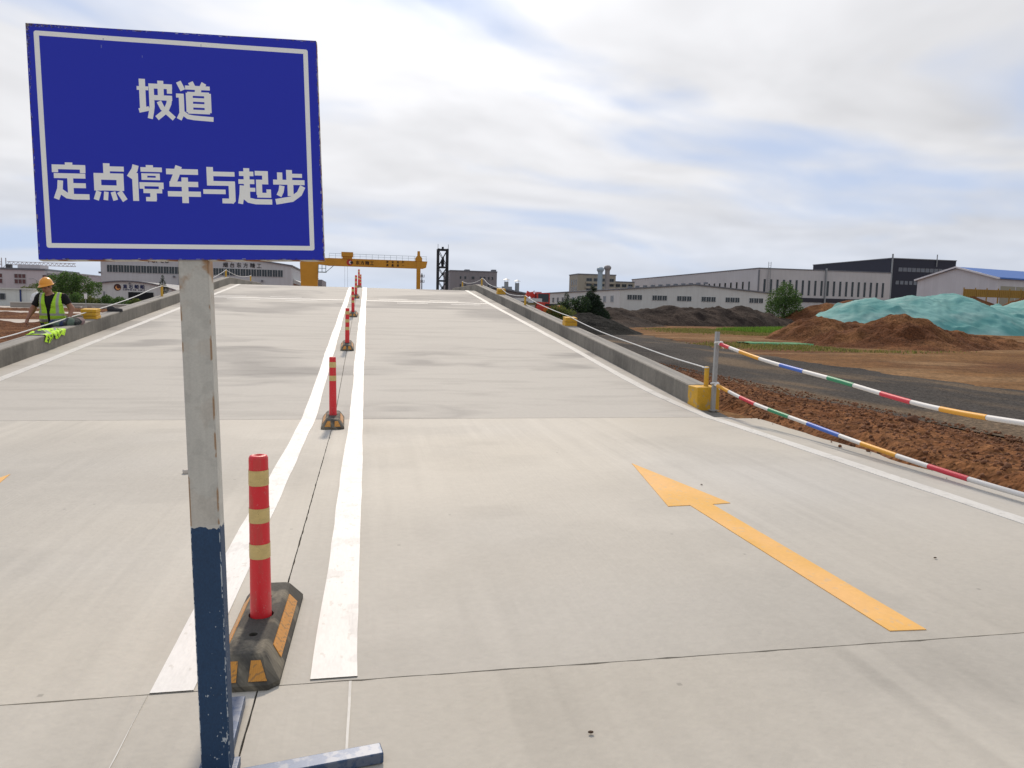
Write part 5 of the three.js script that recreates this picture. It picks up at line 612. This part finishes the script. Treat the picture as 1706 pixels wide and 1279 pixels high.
// ---------------------------------------------------------------- mounds
function mound(name, label, category, cones, cell, colour, m, o = {}) {
  let x0 = 1e9, x1 = -1e9, z0 = 1e9, z1 = -1e9; for (const [x, z, h, r, rz = r] of cones) { x0 = Math.min(x0, x - r * 1.1); x1 = Math.max(x1, x + r * 1.1); z0 = Math.min(z0, z - rz * 1.1); z1 = Math.max(z1, z + rz * 1.1); }
  const f = (x, z) => { let y = -1; for (const [cx, cz, h, r, rz = r, p = 1] of cones) { const d = Math.hypot((x - cx) / r, (z - cz) / rz), k = h * (1 - Math.pow(d, p)) ; y = -smin(-y, -k, o.k ?? 0.35); } const n = o.noise ?? 0.25; return Math.max(-0.25, y + n * (fbm(x * (o.f ?? 0.8), z * (o.f ?? 0.8), 4, 3001 + (o.s ?? 0)) - 0.5) * 2 * sstep(-0.4, 0.8, y) + n * 0.35 * (fbm(x * 4, z * 4, 3, 3101) - 0.5) * sstep(-0.2, 0.3, y)); };
  return tag(obj(name, field(range(x0, x1, Math.ceil((x1 - x0) / cell)), range(z1, z0, Math.ceil((z1 - z0) / cell)), f, colour), m), label, category, o.group);
}
const moundMat = new THREE.MeshPhysicalMaterial({ specularIntensity: 0.25, map: dirtMap, bumpMap: dirtBump, bumpScale: 0.12, vertexColors: true, roughness: 1 });
const redCol = (x, z) => mix3([0.14, 0.056, 0.024], [0.24, 0.112, 0.047], sstep(0.35, 0.75, fbm(x * 0.8, z * 0.8, 4, 3201))).map((c) => c * 1.35), darkCol = (x, z) => mix3([0.04, 0.030, 0.026], [0.08, 0.060, 0.049], sstep(0.35, 0.7, fbm(x * 0.7, z * 0.5, 4, 3211))).map((c) => c * 1.4), blackCol = (x, z) => { const k = 0.014 + 0.02 * fbm(x * 2, z * 2, 3, 3221); return [k, k * 1.03, k * 0.98]; };
mound('gravel_heap', 'dark conical heap of crushed stone at the end of the gravel road', 'heap', [[12.5, -42, 1.15, 3.2, 3.2, 1.2], [10.4, -43.5, 0.8, 2.6], [14.2, -43.2, 0.7, 2.1], [11.6, -40.6, 0.6, 2.2]], 0.13, blackCol, moundMat, { noise: 0.22, s: 1, k: 0.3, f: 1.4 });
mound('spoil_heap', 'long dark brown spoil heap in front of the white works', 'heap', [[23.6, -69, 1.55, 3.4, 4, 1.5], [26.6, -69.5, 1.5, 3.6, 4, 1.6], [29.2, -69, 1.85, 3.6, 4.2, 1.7], [32, -69.5, 1.75, 3.8, 4.2, 1.8], [34.6, -70, 1.85, 3.8, 4.4, 1.8], [37.2, -70.5, 1.9, 3.8, 4.4, 1.7], [39.6, -71.5, 1.6, 3.4, 4, 1.5], [42.2, -73, 1.1, 3.6, 4, 1.3]], 0.22, darkCol, moundMat, { noise: 0.34, s: 2, k: 0.5, f: 1.1 });
mound('spoil_heap', 'low dark mound with bushes left of the long spoil heap', 'heap', [[17, -60, 1.0, 5], [21.5, -63, 1.2, 4.4]], 0.25, darkCol, moundMat, { noise: 0.3, s: 3 });
mound('red_soil_heap', 'red brown soil heap with a rounded peak in front of the green netting', 'heap', [[24.0, -30.4, 1.48, 3.0, 3, 1.3], [26.4, -31.3, 0.95, 3.0, 3, 1.3], [22.3, -31.0, 0.8, 2.2, 2.8, 1.4], [29.2, -32, 0.5, 3.4, 3, 1.4], [23.2, -28.9, 0.5, 2.4]], 0.12, redCol, moundMat, { noise: 0.34, s: 4, f: 1.7 });
mound('red_soil_heap', 'lower red soil heap running left of the rounded peak', 'heap', [[24.4, -37, 1.2, 2.8, 3, 1.5], [26.8, -37.5, 0.95, 3, 3, 1.4]], 0.14, redCol, moundMat, { noise: 0.32, s: 5, f: 1.6 });
mound('red_soil_heap', 'red soil slope rising behind the left end of the netting', 'heap', [[48.6, -73, 2.5, 6, 7, 1.2], [53, -75, 3.0, 8]], 0.3, redCol, moundMat, { noise: 0.4, s: 6 });
mound('red_soil_heap', 'tall red soil heap at the right edge behind the netting', 'heap', [[72, -79, 4.0, 10], [80, -79, 4.1, 10], [66, -77, 3.0, 8]], 0.35, redCol, moundMat, { noise: 0.4, s: 7 });
{ // green netting thrown over a heap
  const net = new THREE.MeshStandardMaterial({ vertexColors: true, map: tex(512, 512, (u, v) => { const g = 0.86 + 0.14 * hash(Math.floor(u * 512), Math.floor(v * 512), 3) , a = fbm(u * 5, v * 5, 5, 3301, 5, 5), k = g * (0.8 + 0.4 * a); return [k, k, k]; }, { repeat: [4, 4] }), roughness: 0.85 });
  const c = [[43.0, -60.5, 2.1, 4.8, 5, 1.25], [45.4, -61, 3.0, 6.5, 6.5, 1.5], [49.5, -61.5, 3.25, 6.5, 7.5, 1.6], [53.2, -61, 3.6, 6, 8, 1.5], [57.8, -60, 2.6, 5, 7, 1.5], [62.5, -60, 3.5, 6, 8, 1.5]];
  const base = (x, z) => { let y = -1; for (const [cx, cz, h, r, rz, p] of c) { const d = Math.hypot((x - cx) / r, (z - cz) / rz), k = h * (1 - Math.pow(d, p)); y = -smin(-y, -k, 1.0); } return y; };
  const f = (x, z) => { const y = base(x, z), w = fbm(x * 0.5, z * 0.5, 3, 3311) * 2, rg = 1 - Math.abs(fbm((x + z * 0.6) * 1.1 + w, (z - x * 0.3) * 0.45, 4, 3321) - 0.5) * 2, lump = Math.pow(vn(x * 0.9, z * 0.9, 3331), 4); return Math.max(-0.2, y + sstep(-0.3, 0.6, y) * (0.17 * (rg - 0.8) + 0.5 * lump * lump + 0.3 * (fbm(x * 0.45, z * 0.45, 3, 3341) - 0.5) + 0.13 * (fbm(x * 3.6, z * 2.2, 4, 3351) - 0.5) + 0.06 * (Math.abs(fbm((x + z) * 2.2, (x - z) * 0.9, 3, 3355) - 0.5) * 2 - 0.3))); };
  tag(obj('green_netting', field(range(34, 70, 240), range(-50, -70, 140), f, (x, z) => { const k = fbm(x * 0.6, z * 0.6, 4, 3361); { const q = mix3([0.075, 0.27, 0.255], [0.175, 0.39, 0.36], sstep(0.3, 0.7, k)), d = sstep(0.55, 0.75, fbm(x * 0.35 + 9, z * 0.7, 4, 3365)); return mix3(q, [0.34, 0.48, 0.44], d * 0.35); }; }), net), 'turquoise dust netting spread over a big soil heap', 'netting');
  const p = obj('netting_scrap', field(range(16.3, 19.4, 30), range(-29.6, -31.2, 14), (x, z) => 0.035 + 0.05 * fbm(x * 3, z * 3, 3, 3371) - (Math.abs(z + 30.4) > 0.5 + 0.3 * fbm(x * 2, 1, 2, 3375) ? 0.12 : 0) - (Math.abs(x - 17.7) > 1.7 ? 0.12 : 0), (x, z) => { const k = 0.8 + 0.4 * fbm(x * 4, z * 4, 2, 3381); return [0.07 * k, 0.24 * k, 0.10 * k]; }), new THREE.MeshStandardMaterial({ vertexColors: true, roughness: 0.9 })); tag(p, 'flat scrap of green netting lying on the dirt', 'netting');
}
{ // yellow hoarding on the far heap
  const h = thing('yellow_hoarding', 'row of yellow site hoarding panels above the red heap at the right edge', 'hoarding'), m = mat(0.34, 0.20, 0.04, 0.8), sh = []; let prev; for (let i = 0; i < 9; i++) { const x = 71.6 + i * 1.62; const g = [box(1.56, 0.92, 0.05, x, 4.36, -78.6)]; for (let k = 0; k < 6; k++) g.push(box(0.1, 0.9, 0.09, x - 0.65 + k * 0.26, 4.36, -78.58)); obj('panel', g, m, h); obj('post', box(0.1, 2.6, 0.1, x - 0.81, 3.7, -78.7), m, h); }
}
{ // red excavator behind the right kerb
  const e = thing('excavator', 'small red excavator partly hidden behind the right kerb', 'excavator', [1.1, 0, -5]), red = mat(0.55, 0.045, 0.03, 0.45), org = mat(0.62, 0.16, 0.02, 0.5), dk = mat(0.02, 0.02, 0.022, 0.7), z = -50, gl = glassMat;
  for (const dz of [-0.65, 0.65]) { const s = new THREE.Shape(); s.absarc(11.1, 0.28, 0.28, Math.PI / 2, Math.PI * 1.5, false); s.absarc(13.0, 0.28, 0.28, -Math.PI / 2, Math.PI / 2, false); const t = obj('track', new THREE.ExtrudeGeometry(s, { depth: 0.36, bevelEnabled: true, bevelSize: 0.02, bevelThickness: 0.02 }).translate(0, 0, z + dz - 0.18), dk, e); for (const x of [11.1, 11.7, 12.4, 13.0]) obj('wheel', new THREE.CylinderGeometry(0.17, 0.17, 0.42, 14).rotateX(Math.PI / 2).translate(x, 0.28, z + dz), org, t); }
  obj('undercarriage', [box(1.0, 0.3, 1.0, 12.05, 0.5, z), cyl(0.42, 0.42, 0.16, 20, 12.05, 0.62, z)], dk, e); obj('house', [rbox(1.75, 0.72, 1.6, 0.07, 12.1, 1.13, z)], red, e); obj('engine_hood', rbox(0.95, 0.24, 1.5, 0.05, 12.35, 1.55, z), dk, e); obj('counterweight', rbox(0.34, 0.78, 1.6, 0.09, 13.05, 1.16, z), org, e); obj('side_panel', rbox(0.9, 0.34, 0.04, 0.01, 12.2, 1.15, z + 0.81), org, e);
  const cab = obj('cab', [box(0.95, 0.07, 0.85, 11.75, 2.42, z + 0.3), ...[[11.3, -0.1], [12.2, -0.1], [11.3, 0.7], [12.2, 0.7]].map(([x, d]) => box(0.08, 1.0, 0.08, x, 1.95, z + d)), box(0.95, 0.35, 0.85, 11.75, 1.6, z + 0.3), box(0.5, 0.05, 0.5, 11.4, 2.5, z + 0.3)], red, e); obj('window', box(0.82, 0.62, 0.03, 11.75, 2.1, z + 0.68), gl, cab); obj('window', box(0.03, 0.62, 0.7, 11.3, 2.1, z + 0.3), gl, cab);
  obj('boom', shapeZ([[11.6, 1.2], [11.85, 1.35], [11.55, 2.0], [11.15, 2.55], [10.7, 2.45], [10.65, 2.25], [10.95, 2.2], [11.2, 1.9]], 0.24, z - 0.5), red, e); obj('dipper', shapeZ([[10.95, 2.5], [10.75, 2.6], [10.15, 1.0], [10.3, 0.92]], 0.2, z - 0.48), red, e); obj('bucket', shapeZ([[10.1, 1.0], [10.5, 0.95], [10.62, 0.55], [10.4, 0.22], [10.05, 0.25], [10.25, 0.6]], 0.55, z - 0.65), dk, e); obj('hydraulic_cylinder', [rod([11.5, 1.2, z - 0.2], [11.2, 2.1, z - 0.2], 0.05, 10), rod([11.3, 2.62, z - 0.38], [10.6, 1.9, z - 0.38], 0.04, 10)], mat(0.5, 0.5, 0.5, 0.3, { metalness: 0.8 }), e); obj('exhaust', cyl(0.05, 0.05, 0.5, 10, 12.5, 1.65, z - 0.5), dk, e);
}
{ const h = thing('site_hut', 'small hut with pale flat roof behind the kerb left of the excavator', 'hut', [0, 0, 0]); const z = -56; obj('wall', box(2.6, 1.75, 3, 11.2, 0.87, z), mat(0.33, 0.31, 0.18, 0.8), h); obj('roof', box(3.1, 0.24, 3.5, 11.2, 1.92, z), mat(0.62, 0.64, 0.64, 0.7), h); obj('door', box(0.7, 1.5, 0.06, 11.9, 0.78, z + 1.52), mat(0.6, 0.6, 0.58, 0.7), h); }
// ---------------------------------------------------------------- plants
function leaves(parent, name, clumps, n, size, tones, o = {}) {   // many small folded leaves spread through clumps
  const P = [], C = [], N = [], tot = clumps.reduce((s, c) => s + c[3] * c[3] * (c[4] ?? 1), 0);
  for (const [cx, cy, cz, r, fy = 1] of clumps) { const m = Math.round(n * 0.8 * r * r * fy / tot);
    for (let i = 0; i < m; i++) { let x, y, z, d; do { x = rr(-1, 1); y = rr(-1, 1); z = rr(-1, 1); d = Math.hypot(x, y, z); } while (d > 1 || d < 0.05); const q = Math.pow(d, -0.45) * (0.86 + 0.3 * rnd()); const c = V3(cx + x * q * r, Math.max(0.02, cy + y * q * r * fy), cz + z * q * r), s = size * rr(0.6, 1.35), a = V3(rr(-1, 1), rr(-0.6, 1) + (o.up ?? 0), rr(-1, 1)).normalize(), b = V3(rr(-1, 1), rr(-1, 1), rr(-1, 1)).cross(a).normalize(), w = o.slim ?? 0.45, n0 = a.clone().cross(b).normalize();
      const t = [c.clone().addScaledVector(a, -s / 2), c.clone().addScaledVector(b, s * w / 2).addScaledVector(n0, s * 0.08), c.clone().addScaledVector(a, s / 2), c.clone().addScaledVector(b, -s * w / 2).addScaledVector(n0, s * 0.08)], k = rr(0.75, 1.25), tn = tones[Math.floor(rnd() * tones.length)];
      for (const j of [0, 1, 2, 0, 2, 3]) { P.push(t[j].x, t[j].y, t[j].z); N.push(-n0.x, -n0.y, -n0.z); C.push(tn[0] * k, tn[1] * k, tn[2] * k); } } }
  const g = new THREE.BufferGeometry(); g.setAttribute('position', new THREE.Float32BufferAttribute(P, 3)); g.setAttribute('normal', new THREE.Float32BufferAttribute(N, 3)); g.setAttribute('color', new THREE.Float32BufferAttribute(C, 3)); return obj(name, g, leafMat, parent);
}
const leafMat = new THREE.MeshPhysicalMaterial({ specularIntensity: 0.4, vertexColors: true, roughness: 1, side: THREE.DoubleSide, transmission: 0.4, thickness: 0 }), barkMat = mat(0.09, 0.065, 0.045, 0.95);
const GREEN = [[0.08, 0.155, 0.035], [0.115, 0.195, 0.045], [0.055, 0.11, 0.026]], DARK = [[0.022, 0.045, 0.02], [0.03, 0.06, 0.025], [0.016, 0.032, 0.016]], OLIVE = [[0.13, 0.165, 0.04], [0.17, 0.19, 0.055], [0.09, 0.125, 0.03]];
function tree(name, label, cat, x, z, h, clumps, n, size, tones, group, o) { const t = thing(name, label, cat, [x, 0, z], 0, group), g = [rod([0, -0.1, 0], [0.05, h * 0.45, 0], h * 0.035, 10, h * 0.022)]; for (const c of clumps) g.push(rod([0.04, h * rr(0.25, 0.42), 0], [c[0] * 0.8, c[1], c[2] * 0.8], h * 0.016, 6, h * 0.005)); obj('trunk', g, barkMat, t); leaves(t, 'crown', clumps, n, size, tones, o); return t; }
tree('young_tree', 'leafy green tree between the spoil heap and the red soil', 'tree', 44.6, -74.5, 4.8, [[-0.7, 1.6, 0.2, 1.35], [0.5, 1.8, 0, 1.4], [-0.9, 2.9, 0, 1.1], [0.1, 3.3, 0.2, 1.15], [0.2, 4.1, -0.2, 0.75], [-1.5, 2.0, 0.3, 0.8], [1.7, 1.4, 0.2, 1.0, 0.8], [1.4, 2.6, -0.2, 0.7], [0.9, 3.1, 0.3, 0.8]], 9500, 0.19, GREEN);
{ // evergreen
  const t = thing('conifer', 'dark pointed conifer standing behind the gravel heap', 'tree', [19, 0, -62]), cl = []; for (let i = 0; i < 26; i++) { const k = i / 25, y = lerp(0.6, 3.25, k), R = lerp(1.75, 0.14, Math.pow(k, 0.8)); for (let j = 0; j < Math.max(1, Math.round(7 * (1 - k))); j++) { const a = j * 2.4 + i * 1.1; cl.push([Math.cos(a) * R * 0.7, y - R * 0.12, Math.sin(a) * R * 0.7, 0.16 + R * 0.28, 0.6]); } } obj('trunk', rod([0, -0.1, 0], [0, 3.35, 0], 0.09, 8, 0.02), barkMat, t); leaves(t, 'crown', cl, 34000, 0.2, DARK, { slim: 0.22 });
}
function bush(label, x, z, clumps, n, size, tones, group, y = 0, o = {}) { const t = thing('bush', label, 'bush', [x, y, z], 0, group), g = []; for (const c of clumps) g.push(rod([c[0] * 0.3, -0.15, c[2] * 0.3], [c[0] * 0.9, c[1], c[2]], 0.03, 5, 0.012)); obj('stems', g, barkMat, t); leaves(t, 'foliage', clumps, n, size, tones, o); return t; }
bush('low green bush left of the conifer', 16.7, -60.5, [[0, 1.1, 0, 0.8, 0.8], [0.9, 1.3, 0.1, 0.8, 0.9], [-0.8, 0.9, 0, 0.6]], 4200, 0.15, [...DARK, GREEN[2]], 'bushes behind the gravel heap', 0.4);
bush('yellowish green bush just right of the excavator', 13.9, -53.5, [[0, 0.8, 0, 0.7, 1.1], [0.7, 0.7, 0.2, 0.6], [-0.5, 0.9, 0, 0.5, 1.2]], 3000, 0.15, OLIVE, 'bushes behind the gravel heap', 0.0, { up: 0.8 });
bush('small dark conifer sapling left of the tall conifer', 17.8, -66, [[0, 1.0, 0, 0.5, 1.5], [0, 2.1, 0, 0.25, 2]], 1800, 0.14, DARK, 'bushes behind the gravel heap', 0.2, { slim: 0.25 });
// trees and shrubs on the left
tree('broad_tree', 'leafy green tree behind the worker beside the long white hall', 'tree', -32.6, -92, 4.0, [[-1.6, 2.6, 0, 1.15], [-0.2, 2.9, 0.2, 1.2], [1.2, 2.6, 0, 1.1], [0.6, 3.4, 0, 0.6], [2.4, 2.2, 0.3, 0.8], [-2.6, 2.3, 0, 0.9], [0, 1.9, 0, 1.2], [2.9, 2.7, 0, 0.35], [-0.6, 3.6, 0, 0.5]], 8500, 0.22, GREEN);
bush('yellow green treetop above the site cabin', -44, -112, [[0, 2.0, 0, 1.0], [1.4, 2.2, 0, 1.0], [2.6, 2.0, 0, 0.8], [-1.4, 1.8, 0, 0.8]], 3600, 0.22, OLIVE, 'shrubs on the left');
for (const [x, z, h, l] of [[-32.4, -88, 1.5, 'first shrub of the hedge, nearest the worker'], [-30.9, -88.5, 1.7, 'second shrub of the hedge beyond the worker'], [-29.4, -88, 1.35, 'third shrub of the hedge, in front of the shed'], [-27.9, -88.6, 1.5, 'fourth shrub of the hedge, below the round logo'], [-26.4, -88, 1.35, 'fifth shrub of the hedge, below the small lettering'], [-24.9, -88.4, 1.2, 'last shrub of the hedge, in front of the dark door']]) bush(l, x, z, [[-0.4, h * 0.45, 0, 0.75, h * 0.55], [0.4, h * 0.5, 0.1, 0.75, h * 0.55], [0, h * 0.8, 0, 0.45, h * 0.6]], 2600, 0.17, l.length % 2 ? GREEN : OLIVE, 'hedge shrubs on the left', 0, { up: 0.7 });
tree('pine_sapling', 'dark sapling top showing beside the yellow stub near the sign pole', 'tree', -32.0, -128, 5.2, [[0, 3.6, 0, 0.5, 1.6], [0, 4.6, 0, 0.25, 2], [0.3, 2.8, 0, 0.6]], 1500, 0.2, DARK, null, { slim: 0.25 });
// ---------------------------------------------------------------- left side of the site
{
  const slabM = mat(0.52, 0.45, 0.40, 0.9); slabM.map = flatMap;  slabM.color = lin(1.05, 0.98, 0.95);
  const strip = (n, z0, z1, x0, x1, l) => tag(obj(n, metreUV(rbox(x1 - x0, 0.16, z0 - z1, 0.02, (x0 + x1) / 2, 0.0, (z0 + z1) / 2)), slabM), l, 'path', null, 'structure');
  strip('concrete_path', -33.8, -44.5, -60, -7, 'pale concrete road crossing behind the worker'); strip('concrete_path', -58, -68, -75, -7, 'second pale concrete road beyond the red trench'); strip('concrete_path', -76, -104, -90, -7, 'far pale concrete yard in front of the site cabin');
  mound('red_soil_bank', 'red soil bank at the left edge beside the kerb', 'heap', [[-12, -31, 0.42, 3.2], [-15, -31.6, 0.5, 3], [-9.6, -27, 0.3, 3.2], [-8.2, -22, 0.25, 2.6], [-13, -26, 0.35, 4]], 0.16, redCol, moundMat, { noise: 0.16, s: 11, f: 1.6, group: 'red soil banks on the left' });
  mound('red_soil_bank', 'low red soil ridge between the concrete roads', 'heap', [[-26, -53, 0.4, 9, 5], [-16, -52, 0.35, 8, 5], [-36, -53, 0.4, 9, 5]], 0.25, redCol, moundMat, { noise: 0.14, s: 12, f: 1.3, group: 'red soil banks on the left' });
  mound('red_soil_bank', 'thin far ridge of red soil before the site cabin', 'heap', [[-36, -72, 0.42, 9, 3], [-25, -72, 0.35, 9, 3]], 0.25, redCol, moundMat, { noise: 0.14, s: 13, f: 1.3, group: 'red soil banks on the left' });
  const wl = thing('low_wall', 'low pale boundary wall below the hedge', 'wall', [0, 0, 0]); obj('wall_body', box(16, 0.55, 0.25, -28.5, 0.3, -86.6), mat(0.33, 0.3, 0.27, 0.9), wl); obj('coping', box(16.2, 0.09, 0.4, -28.5, 0.62, -86.6), mat(0.55, 0.54, 0.5, 0.8), wl);
  const rb = thing('rubble_heap', 'dark rubble with a pale sack below the hedge', 'heap', [0, 0, 0]), mm = [mat(0.10, 0.07, 0.06, 1), mat(0.5, 0.46, 0.42, 0.9), mat(0.2, 0.16, 0.14, 1)]; for (let i = 0; i < 34; i++) obj('rock', new THREE.DodecahedronGeometry(rr(0.12, 0.32), 0).scale(1.4, 0.7, 1).translate(rr(-32, -26), 0.18, rr(-84.6, -83.4)), mm[i % 7 === 3 ? 1 : i % 2 ? 0 : 2], rb);
  const sg = thing('marker_sign', 'small white marker sign on a thin pole behind the yellow bricks', 'sign', [-29.6, 0, -86]); sg.position.set(-26.4, 0, -78); obj('pole', rod([0, -0.05, 0], [0, 1.25, 0], 0.03, 8), steelGrey, sg); obj('plate', rbox(0.26, 0.5, 0.03, 0.01, 0, 1.4, 0), mat(0.7, 0.7, 0.7, 0.6), sg);
  const lp = thing('street_lamp', 'thin grey street lamp with curved arm in front of the pale far building', 'lamp', [-54.9, 0, -140]); obj('pole', [cyl(0.09, 0.06, 3.6, 8, 0, -0.05), tube([[0, 3.5, 0], [-0.05, 3.95, 0], [-0.4, 4.15, 0], [-0.85, 4.15, 0]], 0.05, 16, 6)], steelGrey, lp); obj('lamp_head', rbox(0.45, 0.1, 0.2, 0.03, -0.95, 4.12, 0), steelGrey, lp);
  const wp = thing('paper_wrap', 'white sheet bundle beside the site cabin', 'bundle', [-38.0, 0, -97]); obj('bundle', sdfGeo((x, y, z) => ell([0, 0.85, 0], [0.75, 0.9, 0.6])(x, y, z) + 0.15 * (fbm(x * 4, y * 4 + z * 2, 3, 3501) - 0.5), [0, 0.85, 0], 1.1, 0.07), mat(0.68, 0.68, 0.68, 0.8), wp);
}
// ---------------------------------------------------------------- grass
function grass(label, n, place, hgt, tones) {
  const P = [], N = [], C = []; for (let i = 0; i < n; i++) { const [x, z, k] = place(); const h = hgt * rr(0.4, 1) * k, a = rr(0, 6.28), lean = rr(0, 0.5) * h, w = 0.022 + 0.02 * rnd(), dx = Math.cos(a), dz = Math.sin(a), t = tones[Math.floor(rnd() * tones.length)], q = rr(0.75, 1.25); P.push(x - dz * w, -0.03, z + dx * w, x + dz * w, -0.03, z - dx * w, x + dx * lean, h, z + dz * lean); for (let j = 0; j < 3; j++) { N.push(dx, 0.3, dz); C.push(t[0] * q, t[1] * q, t[2] * q); } }
  const g = new THREE.BufferGeometry(); g.setAttribute('position', new THREE.Float32BufferAttribute(P, 3)); g.setAttribute('normal', new THREE.Float32BufferAttribute(N, 3)); g.setAttribute('color', new THREE.Float32BufferAttribute(C, 3)); const o = obj('grass', g, leafMat); tag(o, label, 'grass', null, 'stuff');
}
const blob = (cx, cz, rx, rz) => () => { let x, z, d; do { x = rr(-1, 1); z = rr(-1, 1); d = Math.hypot(x, z); } while (d > 1 || rnd() < d * d * 0.8); return [cx + x * rx + z * rx * 0.25, cz + z * rz, 1.1 - d * 0.6]; };
grass('bright green grass patch in front of the dark spoil heap', 14000, blob(29.4, -48.5, 4.0, 5.5), 0.5, [[0.13, 0.26, 0.03], [0.18, 0.30, 0.04], [0.11, 0.19, 0.025]]);
grass('sparse yellowish weeds scattered on the dirt beyond the road', 20000, () => { let x, z; do { x = rr(13.5, 40); z = rr(-62, -16); } while (weedZone(x, z) * (0.4 + fbm(x * 0.5, z * 0.5, 3, 97)) < 0.1 + rnd() || (x > 19 && x < 31 && z < -26 && z > -42)); return [x, z, 1]; }, 0.085, [[0.20, 0.19, 0.055], [0.26, 0.22, 0.085], [0.16, 0.175, 0.04]]);

shade(scene);
renderer.render(scene, camera);
